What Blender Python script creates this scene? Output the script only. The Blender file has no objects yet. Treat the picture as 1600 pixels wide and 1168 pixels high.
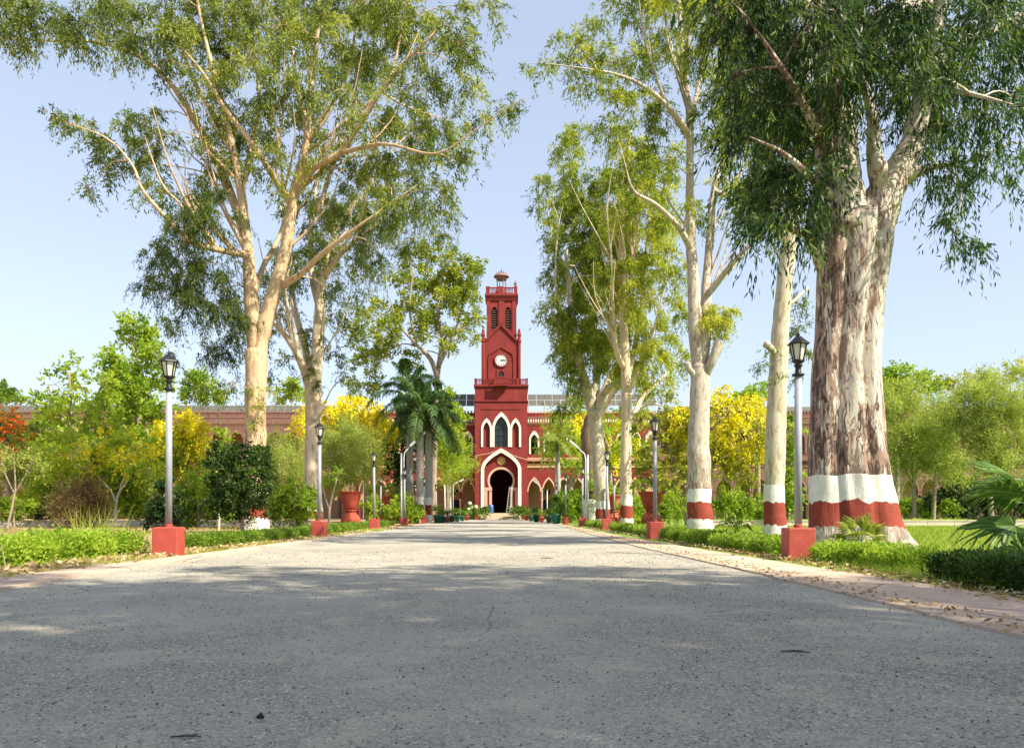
import bpy, math, random
import numpy as np
R = math.radians
random.seed(7)
rng = np.random.default_rng(11)

# ---------------------------------------------------------------- camera, sky, sun, exposure
CAMH = 0.65
FPX = 1250.0          # focal length in pixels of the 1600 px wide photograph
HX, HY = 800.0, 803.0
scene = bpy.context.scene
cam_d = bpy.data.cameras.new('camera')
cam = bpy.data.objects.new('camera', cam_d)
scene.collection.objects.link(cam)
scene.camera = cam
cam.location = (0, 0, CAMH)
cam.rotation_euler = (R(90), 0, 0)
cam_d.sensor_width = 36
cam_d.lens = 36 * FPX / 1600
cam_d.shift_y = (HY - 584) / 1600
cam_d.clip_start = 0.05
cam_d.clip_end = 3000

SUN_DIR = np.array([0.80, -0.60, 0.0]); SUN_EL = 46.0
w = bpy.data.worlds.new('World'); scene.world = w; w.use_nodes = True
nt = w.node_tree; nt.nodes.clear()
sky = nt.nodes.new('ShaderNodeTexSky'); sky.sky_type = 'NISHITA'; sky.sun_disc = False
sky.sun_elevation = R(SUN_EL)
sky.sun_rotation = math.atan2(SUN_DIR[0], SUN_DIR[1])
sky.air_density = 1.0; sky.dust_density = 1.5; sky.ozone_density = 4.0; sky.altitude = 200
bg = nt.nodes.new('ShaderNodeBackground'); bg.inputs['Strength'].default_value = 0.15
out = nt.nodes.new('ShaderNodeOutputWorld')
hs = nt.nodes.new('ShaderNodeHueSaturation'); hs.inputs['Saturation'].default_value = .58; hs.inputs['Hue'].default_value = .503
nt.links.new(sky.outputs[0], hs.inputs['Color'])
hz_ = nt.nodes.new('ShaderNodeMix'); hz_.data_type = 'RGBA'; hz_.inputs[0].default_value = .62; hz_.inputs[7].default_value = (1.24, 1.53, 2.02, 1)
nt.links.new(hs.outputs[0], hz_.inputs[6]); nt.links.new(hz_.outputs[2], bg.inputs[0]); nt.links.new(bg.outputs[0], out.inputs[0])

sd = bpy.data.lights.new('sun', 'SUN'); sun = bpy.data.objects.new('sun', sd)
scene.collection.objects.link(sun)
sd.energy = 4.1; sd.angle = R(0.53); sd.color = (1.0, 0.91, 0.74)
from mathutils import Vector
_d = Vector((SUN_DIR[0]*math.cos(R(SUN_EL)), SUN_DIR[1]*math.cos(R(SUN_EL)), math.sin(R(SUN_EL))))
sun.rotation_euler = _d.to_track_quat('Z', 'Y').to_euler()
sun.location = (30, -30, 60)
vs = scene.view_settings
scene.display_settings.display_device = 'sRGB'
vs.view_transform = 'Standard'; vs.look = 'None'; vs.gamma = 1; vs.use_curve_mapping = False
vs.exposure = 1.33

# ---------------------------------------------------------------- helpers
COL = scene.collection
def tag(o, label=None, cat=None, group=None, kind=None):
    if label: o['label'] = label
    if cat: o['category'] = cat
    if group: o['group'] = group
    if kind: o['kind'] = kind
    return o
def thing(name, label, cat, loc=(0, 0, 0), rz=0.0, group=None):
    o = bpy.data.objects.new(name, None); COL.objects.link(o)
    o.location = loc; o.rotation_euler = (0, 0, rz); o.empty_display_size = 0.3
    return tag(o, label, cat, group)
def P(px, py, D):
    """the place D metres up the avenue that the photograph shows at a pixel"""
    return np.array([(px-HX)/FPX*D, D, CAMH+(HY-py)/FPX*D])
def copy_tree(o, parent=None):
    c = o.copy(); COL.objects.link(c)
    if parent is not None: c.parent = parent
    for ch in list(o.children): copy_tree(ch, c)
    return c

class MB:
    def __init__(s): s.v = []; s.f = []; s.m = []; s.n = 0
    def add(s, verts, faces, mi=0):
        b = s.n; s.v.extend([tuple(map(float, q)) for q in verts]); s.n = len(s.v)
        for f in faces: s.f.append(tuple(i+b for i in f)); s.m.append(mi)
        return s
    def box(s, x0, x1, y0, y1, z0, z1, mi=0):
        return s.add([(x0,y0,z0),(x1,y0,z0),(x1,y1,z0),(x0,y1,z0),(x0,y0,z1),(x1,y0,z1),(x1,y1,z1),(x0,y1,z1)],
              [(0,3,2,1),(4,5,6,7),(0,1,5,4),(1,2,6,5),(2,3,7,6),(3,0,4,7)], mi)
    def obox(s, p, q, wd, ht, mi=0):
        """bar from p to q"""
        return s.tube([p, q], [wd/2, wd/2], 4, mi, True, ht/wd)
    def tube(s, pts, rad, sides=8, mi=0, caps=True, flat=1.0):
        pts = np.asarray(pts, float); n = len(pts)
        rad = np.broadcast_to(np.asarray(rad, float), (n,))
        t = np.gradient(pts, axis=0); t /= np.linalg.norm(t, axis=1)[:, None] + 1e-9
        ref = np.array([0., 1., 0.]) if abs(t[0][1]) < .9 else np.array([1., 0., 0.])
        a = np.cross(t, ref); a /= np.linalg.norm(a, axis=1)[:, None] + 1e-9
        b = np.cross(t, a)
        ang = np.linspace(0, 2*np.pi, sides, endpoint=False) + (np.pi/4 if sides == 4 else 0)
        k = 1.4142 if sides == 4 else 1
        ring = pts[:, None, :] + rad[:, None, None]*k*(np.cos(ang)[None, :, None]*a[:, None, :] + flat*np.sin(ang)[None, :, None]*b[:, None, :])
        V = ring.reshape(-1, 3); F = []
        for i in range(n-1):
            for j in range(sides):
                j2 = (j+1) % sides
                F.append((i*sides+j, (i+1)*sides+j, (i+1)*sides+j2, i*sides+j2))
        if caps:
            F.append(tuple(range(sides))); F.append(tuple(reversed(range((n-1)*sides, n*sides))))
        return s.add(V, F, mi)
    def lathe(s, prof, sides=24, c=(0, 0, 0), mi=0, ph=0.0):
        V = []; F = []
        for r, z in prof:
            for j in range(sides):
                a = 2*math.pi*j/sides + ph
                V.append((c[0]+r*math.cos(a), c[1]+r*math.sin(a), c[2]+z))
        for i in range(len(prof)-1):
            for j in range(sides):
                j2 = (j+1) % sides
                F.append((i*sides+j, i*sides+j2, (i+1)*sides+j2, (i+1)*sides+j))
        if prof[0][0] > 1e-4: F.append(tuple(reversed(range(sides))))
        if prof[-1][0] > 1e-4: F.append(tuple(range((len(prof)-1)*sides, len(prof)*sides)))
        return s.add(V, F, mi)
    def mesh(s, name, mats, smooth=False):
        me = bpy.data.meshes.new(name); me.from_pydata(s.v, [], s.f)
        for m in (mats if isinstance(mats, (list, tuple)) else [mats]): me.materials.append(m)
        if any(s.m): me.polygons.foreach_set('material_index', s.m)
        if smooth: me.polygons.foreach_set('use_smooth', [True]*len(me.polygons))
        me.update(); return me
    def build(s, name, mats, parent=None, smooth=False, loc=None):
        o = bpy.data.objects.new(name, s.mesh(name, mats, smooth)); COL.objects.link(o)
        if parent is not None: o.parent = parent
        if loc is not None: o.location = loc
        return o
def part(me, name, parent, loc=(0, 0, 0), rot=(0, 0, 0), sc=(1, 1, 1)):
    o = bpy.data.objects.new(name, me); COL.objects.link(o); o.parent = parent
    o.location = loc; o.rotation_euler = rot; o.scale = sc; return o

# ---------------------------------------------------------------- materials
def nmat(name):
    m = bpy.data.materials.new(name); m.use_nodes = True
    n = m.node_tree; n.nodes.clear()
    o = n.nodes.new('ShaderNodeOutputMaterial'); b = n.nodes.new('ShaderNodeBsdfPrincipled')
    n.links.new(b.outputs[0], o.inputs[0]); return m, n, b, o
def N(n, t, **kw):
    x = n.nodes.new(t)
    for k, v in kw.items():
        if k.startswith('i_'): x.inputs[k[2:].replace('_', ' ')].default_value = v
        else: setattr(x, k, v)
    return x
def mixc(n, f, a, b, mode='MIX'):
    x = n.nodes.new('ShaderNodeMix'); x.data_type = 'RGBA'; x.blend_type = mode
    for s, v in ((0, f), (6, a), (7, b)):
        if isinstance(v, bpy.types.NodeSocket): n.links.new(v, x.inputs[s])
        elif s == 0: x.inputs[0].default_value = v
        else: x.inputs[s].default_value = (*v[:3], 1)
    return x.outputs[2]
def rampf(n, src, a, b, lo=0.0, hi=1.0):
    x = n.nodes.new('ShaderNodeMapRange'); x.inputs[1].default_value = a; x.inputs[2].default_value = b
    x.inputs[3].default_value = lo; x.inputs[4].default_value = hi
    n.links.new(src, x.inputs[0]); return x.outputs[0]
def noise(n, vec, scale, detail=4, rough=.55, dist=0.0):
    x = N(n, 'ShaderNodeTexNoise'); x.inputs['Scale'].default_value = scale; x.inputs['Detail'].default_value = detail
    x.inputs['Roughness'].default_value = rough; x.inputs['Distortion'].default_value = dist
    n.links.new(vec, x.inputs['Vector']); return x.outputs['Fac']
def mapping(n, src, scale):
    x = N(n, 'ShaderNodeMapping'); x.inputs['Scale'].default_value = scale; n.links.new(src, x.inputs['Vector']); return x.outputs[0]
def math_(n, op, a, b=0.0):
    x = n.nodes.new('ShaderNodeMath'); x.operation = op
    for i, v in enumerate((a, b)):
        if isinstance(v, bpy.types.NodeSocket): n.links.new(v, x.inputs[i])
        else: x.inputs[i].default_value = v
    return x.outputs[0]
def bump(n, b, h, strength=.4, dist=.02):
    x = N(n, 'ShaderNodeBump'); x.inputs['Strength'].default_value = strength; x.inputs['Distance'].default_value = dist
    n.links.new(h, x.inputs['Height']); n.links.new(x.outputs[0], b.inputs['Normal'])
def plain(name, col, rough=.6, vary=.15, scale=3.0, metal=0.0, bmp=0.15, dirt=None, spec=.4):
    """painted or plastered surface: base colour with soft mottling, optional stains, slight relief"""
    m, n, b, o = nmat(name); tc = N(n, 'ShaderNodeTexCoord').outputs['Object']
    f = noise(n, tc, scale, 6, .65)
    c = mixc(n, rampf(n, f, .3, .7), [x*(1-vary) for x in col], [min(1, x*(1+vary)) for x in col])
    if dirt:
        g = noise(n, mapping(n, tc, (1, 1, .35)), scale*.6, 6, .7, .4)
        c = mixc(n, rampf(n, g, .55, .75, 0, .7), c, dirt)
    n.links.new(c, b.inputs['Base Color']); b.inputs['Roughness'].default_value = rough
    b.inputs['Metallic'].default_value = metal; b.inputs['Specular IOR Level'].default_value = spec
    bump(n, b, noise(n, tc, scale*14, 3), bmp, .01); return m
def leafmat(name, cols, trans=.45, rough=.5, tcol=1.5):
    """leaf blade: colours by the tint of each leaf, light passes through"""
    m = bpy.data.materials.new(name); m.use_nodes = True; n = m.node_tree; n.nodes.clear()
    at = N(n, 'ShaderNodeAttribute', attribute_name='tint'); cr = N(n, 'ShaderNodeValToRGB')
    el = cr.color_ramp.elements
    for i, c in enumerate(cols):
        e = el[i] if i < 2 else el.new(.5)
        e.position = i/(len(cols)-1); e.color = (*c, 1)
    n.links.new(at.outputs['Fac'], cr.inputs[0])
    d = N(n, 'ShaderNodeBsdfPrincipled'); d.inputs['Roughness'].default_value = rough; d.inputs['Specular IOR Level'].default_value = .16
    t = N(n, 'ShaderNodeBsdfTranslucent'); mx = N(n, 'ShaderNodeMixShader'); mx.inputs[0].default_value = trans
    tc = mixc(n, 1.0, cr.outputs[0], (tcol*1.1, tcol*1.05, tcol*.55), 'MULTIPLY')
    n.links.new(cr.outputs[0], d.inputs['Base Color']); n.links.new(tc, t.inputs[0])
    n.links.new(d.outputs[0], mx.inputs[1]); n.links.new(t.outputs[0], mx.inputs[2])
    o = N(n, 'ShaderNodeOutputMaterial'); n.links.new(mx.outputs[0], o.inputs[0]); return m
def barkmat(name, pale, mid, dark, amt=.5, bands=None, low=0.0, scale=1.0, base_white=True, lowh=5.0, dk=0.0, lat=0.0):
    """smooth eucalyptus bark with peeling patches; bands = heights of the painted rings (top white, red, bottom white)"""
    m, n, b, o = nmat(name); tc = N(n, 'ShaderNodeTexCoord').outputs['Object']
    st = mapping(n, tc, (scale*2.2, scale*2.2, scale*.55))
    z = N(n, 'ShaderNodeSeparateXYZ'); n.links.new(tc, z.inputs[0]); z = z.outputs[2]
    f1 = noise(n, st, 1.2, 5, .6, .3)
    c = mixc(n, rampf(n, f1, .38, .62), pale, [(p*.62+q*.38) for p, q in zip(pale, mid)])
    lowf = rampf(n, z, 0.0, lowh, low, 0.0)
    if lat:
        sx = N(n, 'ShaderNodeSeparateXYZ'); n.links.new(tc, sx.inputs[0])
        lowf = math_(n, 'ADD', lowf, math_(n, 'ADD', math_(n, 'MULTIPLY', sx.outputs[0], -lat), math_(n, 'MULTIPLY', math_(n, 'SUBTRACT', noise(n, mapping(n, tc, (1.6, 1.6, .35)), 1.1, 3), .5), .55)))
    th = math_(n, 'ADD', noise(n, st, 2.6, 8, .68, .8), lowf)
    c = mixc(n, rampf(n, th, .60-amt*.14, .63-amt*.14), c, mid)
    th2 = math_(n, 'ADD', noise(n, mapping(n, tc, (scale*5, scale*5, scale*1.1)), 1.7, 7, .7, 1.0), lowf)
    c = mixc(n, rampf(n, th2, .66-amt*.1-dk, .68-amt*.1-dk), c, dark)
    h = math_(n, 'ADD', math_(n, 'MULTIPLY', th, -1.2), math_(n, 'MULTIPLY', noise(n, mapping(n, tc, (scale*6, scale*6, scale*1.5)), 5, 5), .6))
    if bands:
        wob = math_(n, 'MULTIPLY', math_(n, 'SUBTRACT', noise(n, mapping(n, tc, (2, 2, .3)), 1.6, 5, .6, .5), .5), .34)
        zz = math_(n, 'ADD', z, wob)
        wh = mixc(n, rampf(n, noise(n, tc, 5, 7, .7), .3, .75), (.78, .76, .70), (.55, .50, .42))
        rd = mixc(n, rampf(n, noise(n, tc, 4, 7, .7), .3, .7), (.30, .055, .035), (.20, .04, .03))
        b0, b1, b2 = bands
        lo = mixc(n, .8, c, wh) if base_white else mixc(n, .25, c, (.55, .50, .44))
        p = mixc(n, math_(n, 'GREATER_THAN', zz, b2), lo, rd)
        p = mixc(n, math_(n, 'GREATER_THAN', zz, b1), p, wh)
        # paint flaked off in streaks
        fl = noise(n, mapping(n, tc, (5, 5, .9)), 1.8, 7, .7, .7)
        p = mixc(n, rampf(n, fl, .64, .66), p, c)
        zt = math_(n, 'ADD', z, math_(n, 'MULTIPLY', wob, .35))
        c = mixc(n, math_(n, 'GREATER_THAN', zt, b0), p, c)
    n.links.new(c, b.inputs['Base Color']); b.inputs['Roughness'].default_value = .8; b.inputs['Specular IOR Level'].default_value = .2
    bump(n, b, h, .55, .03); return m

M = {}
M['red'] = plain('red_wash', (.195, .030, .027), .9, .22, .8, dirt=(.11, .022, .02), bmp=.25, spec=.2)
M['red_block'] = plain('red_paint', (.36, .058, .040), .6, .16, 6, dirt=(.30, .05, .035), bmp=.5)
M['terracotta'] = plain('terracotta', (.42, .07, .035), .7, .15, 5, dirt=(.30, .07, .04), bmp=.4)
M['cream'] = plain('cream_trim', (.74, .67, .56), .8, .08, 2, dirt=(.5, .42, .32))
M['pink'] = plain('pink_plaster', (.58, .33, .24), .85, .12, 1.2, dirt=(.42, .2, .14))
M['brick'] = plain('weathered_brick', (.165, .082, .062), .9, .22, 1.5, dirt=(.14, .06, .045), bmp=.5)
M['umber_band'] = plain('weathered_band', (.20, .115, .085), .9, .15, 1.2, dirt=(.12, .07, .05))
M['ochre'] = plain('ochre_plaster', (.45, .28, .15), .9, .12, 1.5, dirt=(.3, .17, .1))
M['louvre'] = plain('louvre_wood', (.10, .06, .05), .8)
M['dark'] = plain('painted_opening_shade', (.012, .013, .015), .7)  # near-black colour paints the shade inside openings
M['pane'] = plain('dark_window_glass', (.022, .032, .034), .15, spec=.5)
M['grey_metal'] = plain('galvanised_paint', (.27, .285, .31), .5, .12, 9, metal=.0, dirt=(.3, .3, .29))
M['white_pole'] = plain('white_pole_paint', (.55, .55, .54), .5, .06, 9)
M['black_metal'] = plain('black_iron', (.022, .023, .026), .4, .2, 20, metal=.4)
M['lamp_glass'] = plain('frosted_lamp_glass', (.62, .60, .47), .25, .05, 8, spec=.6)
M['solar'] = plain('solar_cells', (.10, .095, .08), .6, .1, 2, spec=.2)
M['steel'] = plain('steel_frame', (.55, .56, .56), .4, .05, 5, metal=.5)
M['dull_stone'] = plain('weathered_parapet_stone', (.20, .12, .09), .9, .2, 3, dirt=(.15, .1, .08))
M['green_pot'] = plain('green_plastic', (.012, .11, .065), .4, .1, 8)
M['blue'] = plain('blue_plastic', (.03, .10, .34), .4, .1, 8)
M['step'] = plain('step_stone', (.48, .37, .27), .85, .12, 3, dirt=(.33, .22, .15))
M['gold'] = plain('ochre_crest_paint', (.50, .30, .11), .7, .2, 10)
M['concrete'] = plain('weathered_concrete', (.50, .43, .34), .9, .15, 2, dirt=(.3, .25, .18))
M['soil'] = plain('potting_soil', (.09, .06, .04), .95)
# ---------------------------------------------------------------- ground, road, verges
def road_left(D): return float(np.interp(D, [-30, 0, 7, 12, 25, 33, 60, 100], [-4.5, -4.45, -4.42, -4.5, -5.0, -5.4, -5.8, -6.2]))
def road_right(D): return float(np.interp(D, [-30, 4, 9, 16, 43, 60, 100], [2.75, 2.75, 2.74, 2.55, 2.75, 3.3, 3.6]))
def strip(name, fl, fr, Ds, z, mat, nx=2, rag=0.0):
    V = []; F = []; n = nx+1; rr = random.Random(3)
    for D in Ds:
        a, b = fl(D)+rr.uniform(-rag, rag), fr(D)+rr.uniform(-rag, rag)
        for i in range(n): V.append((a+(b-a)*i/nx, D, z))
    for k in range(len(Ds)-1):
        for i in range(nx): F.append((k*n+i, k*n+i+1, (k+1)*n+i+1, (k+1)*n+i))
    base = len(V)
    for k in range(len(Ds)):
        for i in (0, nx): V.append((V[k*n+i][0], V[k*n+i][1], -.06))
    for k in range(len(Ds)-1):
        F.append((k*n, (k+1)*n, base+2*k+2, base+2*k)); F.append((k*n+nx, base+2*k+1, base+2*k+3, (k+1)*n+nx))
    o = MB().add(V, F).build(name, mat); tag(o, kind='structure'); return o

# earth and lawn: one sheet to the horizon
m, n, b, o = nmat('earth_and_lawn'); tc = N(n, 'ShaderNodeTexCoord').outputs['Object']
xyz = N(n, 'ShaderNodeSeparateXYZ'); n.links.new(tc, xyz.inputs[0])
f = noise(n, tc, .35, 6, .6, .3); f2 = noise(n, tc, 9, 6, .7)
grass = mixc(n, rampf(n, f2, .35, .65), (.12, .20, .035), (.24, .32, .055))
dry = mixc(n, rampf(n, f2, .3, .7), (.27, .18, .10), (.42, .31, .17))
g_amt = math_(n, 'ADD', rampf(n, xyz.outputs[0], -6, 6, -.22, .20), f)
c = mixc(n, rampf(n, g_amt, .46, .58), dry, grass)
n.links.new(c, b.inputs['Base Color']); b.inputs['Roughness'].default_value = .95; b.inputs['Specular IOR Level'].default_value = .1
bump(n, b, noise(n, tc, 22, 6, .7), .8, .04)
M['earth'] = m
V = []; F = []
xs = [-1500, -400, -120, -60, -30, -15, -8, 0, 8, 15, 30, 60, 120, 400, 1500]
ys = [-300, -60, -20, 0, 10, 20, 35, 60, 90, 130, 250, 600, 2500]
for y in ys:
    for x in xs: V.append((x, y, -0.012))
for j in range(len(ys)-1):
    for i in range(len(xs)-1):
        a = j*len(xs)+i; F.append((a, a+1, a+1+len(xs), a+len(xs)))
tag(MB().add(V, F).build('ground', M['earth']), kind='structure')

# asphalt: worn bitumen with exposed grey and cream chippings
m, n, b, o = nmat('asphalt'); tc = N(n, 'ShaderNodeTexCoord').outputs['Object']
big = noise(n, tc, .5, 5, .6, .5); mid = noise(n, tc, 6, 6, .7); 
v1 = N(n, 'ShaderNodeTexVoronoi'); v1.inputs['Scale'].default_value = 130; n.links.new(tc, v1.inputs['Vector'])
v2 = N(n, 'ShaderNodeTexVoronoi'); v2.inputs['Scale'].default_value = 55; n.links.new(tc, v2.inputs['Vector'])
sp1 = N(n, 'ShaderNodeSeparateColor'); n.links.new(v1.outputs['Color'], sp1.inputs[0])
sp2 = N(n, 'ShaderNodeSeparateColor'); n.links.new(v2.outputs['Color'], sp2.inputs[0])
c = mixc(n, rampf(n, sp1.outputs[0], 0, 1), (.205, .188, .152), (.350, .322, .258))
c = mixc(n, rampf(n, sp1.outputs[1], .84, .90, 0, .9), c, (.52, .47, .38))
c = mixc(n, math_(n, 'MULTIPLY', rampf(n, sp2.outputs[0], .90, .93), rampf(n, v2.outputs['Distance'], .45, .35)), c, (.55, .50, .41))
c = mixc(n, rampf(n, sp1.outputs[2], .86, .93, 0, .8), c, (.03, .03, .032))
c = mixc(n, rampf(n, big, .42, .60, 0, .6), c, (.40, .37, .31))
c = mixc(n, rampf(n, noise(n, tc, 1.7, 6, .72, .6), .50, .66, 0, .7), c, (.47, .405, .295))
c = mixc(n, rampf(n, mid, .60, .74, 0, .40), c, (.09, .088, .082))
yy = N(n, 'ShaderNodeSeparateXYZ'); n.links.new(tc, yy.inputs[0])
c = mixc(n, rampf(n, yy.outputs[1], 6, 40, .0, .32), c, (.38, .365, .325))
ck = N(n, 'ShaderNodeTexVoronoi', feature='DISTANCE_TO_EDGE'); ck.inputs['Scale'].default_value = .55
wp = N(n, 'ShaderNodeMix'); wp.data_type = 'VECTOR'; wp.inputs[0].default_value = .12
nz = N(n, 'ShaderNodeTexNoise'); nz.inputs['Scale'].default_value = 2.2; nz.inputs['Detail'].default_value = 5; n.links.new(tc, nz.inputs['Vector']); n.links.new(tc, wp.inputs[4]); n.links.new(nz.outputs['Color'], wp.inputs[5]); n.links.new(wp.outputs[1], ck.inputs['Vector'])
crk = math_(n, 'MULTIPLY', rampf(n, ck.outputs['Distance'], .006, .001, 0, .75), rampf(n, noise(n, tc, .35, 3), .52, .60))
c = mixc(n, crk, c, (.05, .048, .045))
n.links.new(c, b.inputs['Base Color']); b.inputs['Roughness'].default_value = .9; b.inputs['Specular IOR Level'].default_value = .25
hh = math_(n, 'ADD', math_(n, 'MULTIPLY', v1.outputs['Distance'], -1.0), math_(n, 'MULTIPLY', noise(n, tc, 45, 4), 1.2))
bump(n, b, hh, .55, .006)
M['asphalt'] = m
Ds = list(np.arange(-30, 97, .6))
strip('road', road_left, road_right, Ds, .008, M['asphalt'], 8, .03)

# pink concrete strips beside the road
m, n, b, o = nmat('pink_concrete_edge'); tc = N(n, 'ShaderNodeTexCoord').outputs['Object']
f = noise(n, tc, 1.6, 7, .7, .5); g = noise(n, tc, 14, 6, .7)
c = mixc(n, rampf(n, f, .3, .7), (.46, .32, .235), (.56, .44, .34))
c = mixc(n, rampf(n, g, .5, .75, 0, .6), c, (.30, .20, .14))
vv = N(n, 'ShaderNodeTexVoronoi', feature='DISTANCE_TO_EDGE'); vv.inputs['Scale'].default_value = .8
n.links.new(mapping(n, tc, (1, .7, 1)), vv.inputs['Vector'])
c = mixc(n, rampf(n, vv.outputs['Distance'], .012, .003, 0, .7), c, (.13, .085, .06))
n.links.new(c, b.inputs['Base Color']); b.inputs['Roughness'].default_value = .92; b.inputs['Specular IOR Level'].default_value = .15
bump(n, b, g, .5, .012)
M['edge'] = m
strip('right_kerb_strip', lambda D: road_right(D)-.10, lambda D: float(np.interp(D, [-30, 5.9, 10, 22, 100], [4.0, 3.80, 3.56, 3.15, 3.15 if D < 60 else 4.0])), Ds, .026, M['edge'], 3, .03)
strip('left_kerb_strip', lambda D: float(np.interp(D, [-30, 7, 13, 24, 34, 100], [-5.3, -5.15, -5.0, -5.35, -5.6, -6.3])), lambda D: road_left(D)+.08, Ds, .026, M['edge'], 3, .03)

# low concrete kerb walls round the lawns, far left and far right
for lab, x0, x1, D in (('long low pale concrete kerb along the far edge of the left lawn', -40, -10.6, 43.5),
                       ('long low pale concrete kerb along the far edge of the right lawn', 9.5, 42, 44)):
    k = thing('lawn_kerb', lab, 'kerb', ((x0+x1)/2, D, 0), group='low kerbs round the lawns')
    nb = int((x1-x0)/1.45); wd = (x1-x0)/nb
    me = MB().box(-wd/2+.012, wd/2-.012, -.11, .11, -.05, .27).box(-wd/2, wd/2, -.14, .14, .272, .33).mesh('kerb_block', M['concrete'])
    for i in range(nb): part(me, 'kerb_block', k, (x0+wd*(i+.5)-(x0+x1)/2, 0, random.uniform(-.01, .01)))
# ---------------------------------------------------------------- the red college building with its clock tower
def arc(w, h, k=14):
    """pointed arch from (-w,0) over (0,h) to (w,0)"""
    c = (h*h-w*w)/(2*w); Rr = c+w; a1 = math.atan2(h, -c)      # angle of apex seen from the left arc's centre (c,0)
    L = []
    for i in range(k+1):
        a = math.pi + (a1-math.pi)*i/k; L.append((c+Rr*math.cos(a), Rr*math.sin(a)))
    return L + [(-x, z) for x, z in reversed(L[:-1])]
def keel(w, h, k=12):
    L = [(-w*(1-(i/k)**2), h*(i/k)) for i in range(k+1)]
    return L+[(-x, z) for x, z in reversed(L[:-1])]
def horseshoe(r, deg=38, k=24):
    a0, a1 = math.pi+R(deg), -R(deg); return [(r*math.cos(a0+(a1-a0)*i/k), r*math.sin(a0+(a1-a0)*i/k)) for i in range(k+1)]
def opening(cv, zs, z0=0.0, cx=0.0):
    return [(cx+cv[0][0], z0)] + [(cx+x, zs+z) for x, z in cv] + [(cx+cv[-1][0], z0)]
def arch_panel(mb, x0, x1, z0, z1, cv, y0, y1, mi=0, back=True):
    """a wall panel x0..x1, z0..z1 with the opening cv cut out of it"""
    n = len(cv); m = n-3; zs = cv[1][1]
    outr = [(x0, z0)]
    q = m//4
    for i in range(m+1):
        if i <= q: t = i/q; p = (x0, zs+(z1-zs)*t)
        elif i <= m-q: t = (i-q)/(m-2*q); p = (x0+(x1-x0)*t, z1)
        else: t = (i-(m-q))/q; p = (x1, z1+(zs-z1)*t)
        outr.append(p)
    outr.append((x1, z0))
    V = [(x, y0, z) for x, z in cv] + [(x, y0, z) for x, z in outr] + [(x, y1, z) for x, z in cv] + [(x, y1, z) for x, z in outr]
    F = []
    for i in range(n-1):
        F.append((n+i, n+i+1, i+1, i)[::-1]); F.append((i, i+1, 2*n+i+1, 2*n+i)[::-1])
        if back: F.append((3*n+i, 3*n+i+1, 2*n+i+1, 2*n+i))
        F.append((n+i, n+i+1, 3*n+i+1, 3*n+i))
    mb.add(V, F, mi)
def ring(mb, ci, co, y0, y1, mi=0):
    n = len(ci)
    V = [(x, y0, z) for x, z in ci] + [(x, y0, z) for x, z in co] + [(x, y1, z) for x, z in ci] + [(x, y1, z) for x, z in co]
    F = []
    for i in range(n-1):
        F += [(i, i+1, n+i+1, n+i), (i, 2*n+i, 2*n+i+1, i+1), (n+i, n+i+1, 3*n+i+1, 3*n+i), (2*n+i, 3*n+i, 3*n+i+1, 2*n+i+1)]
    F += [(0, n, 3*n, 2*n), (n-1, 3*n-1, 4*n-1, 2*n-1)]
    mb.add(V, F, mi)
def infill(mb, cv, y, mi=0):
    mb.add([(x, y, z) for x, z in cv], [tuple(range(len(cv)))], mi)

TD = 100.0; S = TD/FPX
TX = (783-HX)/FPX*TD
def tx(px): return (px-783)*S
def tz(py): return CAMH+(HY-py)*S
T = thing('clock_tower', 'tall red clock tower with cream arches, white clock face and small open lantern on top', 'clock tower', (TX, TD, 0))
dep = 6.6; x0, x1 = tx(742), tx(824)
# ground storey with the great portal
mb = MB(); wI = 26.5*S; zsp = tz(734)
big = opening(keel(wI, tz(706.5)-zsp), zsp)
arch_panel(mb, x0, x1, 0, tz(699), big, 0, .55)
dq = 15.0  # unseen passage lengthened beyond the tower so the doorway stays dark
mb.box(x0, x0+.6, .553, dq, 0, tz(699)); mb.box(x1-.6, x1, .553, dq, 0, tz(699)); mb.box(x0, x1, dq+.003, dq+.5, 0, tz(699))
mb.box(x0+.603, x1-.603, .8, dq, tz(704), tz(699)-.004)
mb.build('wall', M['red'], T)
mb = MB(); r = 18.2*S; hz = tz(750.5)
hs = opening(horseshoe(r, 36, 24), hz)
arch_panel(mb, -wI-.25, wI+.25, 0, tz(704), hs, .555, .95)
mb.build('portal_wall', M['red'], T)
mb = MB()
ring(mb, big, opening(keel(31.5*S, tz(700)-zsp), zsp), -.13, .02)
mb.build('portal_arch_trim', M['cream'], T)
mb = MB()
ring(mb, hs, opening(horseshoe(r+3.4*S, 30, 24), hz), .47, .553)
for sgn in (-1, 1):
    a, b_ = sorted((sgn*(wI-.02), sgn*(r*.80))); mb.box(a, b_, .40, .468, tz(766), tz(761))
    a, b_ = sorted((sgn*(wI-.02), sgn*(wI-.38))); mb.box(a, b_, .42, .552, 0, tz(766.5))
mb.build('horseshoe_trim', M['pink'], T)
mb = MB(); cz = tz(719)
mb.lathe([(0.0, .10), (.30, .10), (.50, .07), (.58, .0)], 20, (0, 0, 0))
for k in range(10):
    a = k*math.pi/5; mb.lathe([(.10, .0), (.08, .10), (0.0, .12)], 8, (.44*math.cos(a), .44*math.sin(a), .03))
o = mb.build('crest', M['gold'], T, True, (0, .553, cz)); o.rotation_euler = (R(90), 0, 0)
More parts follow.
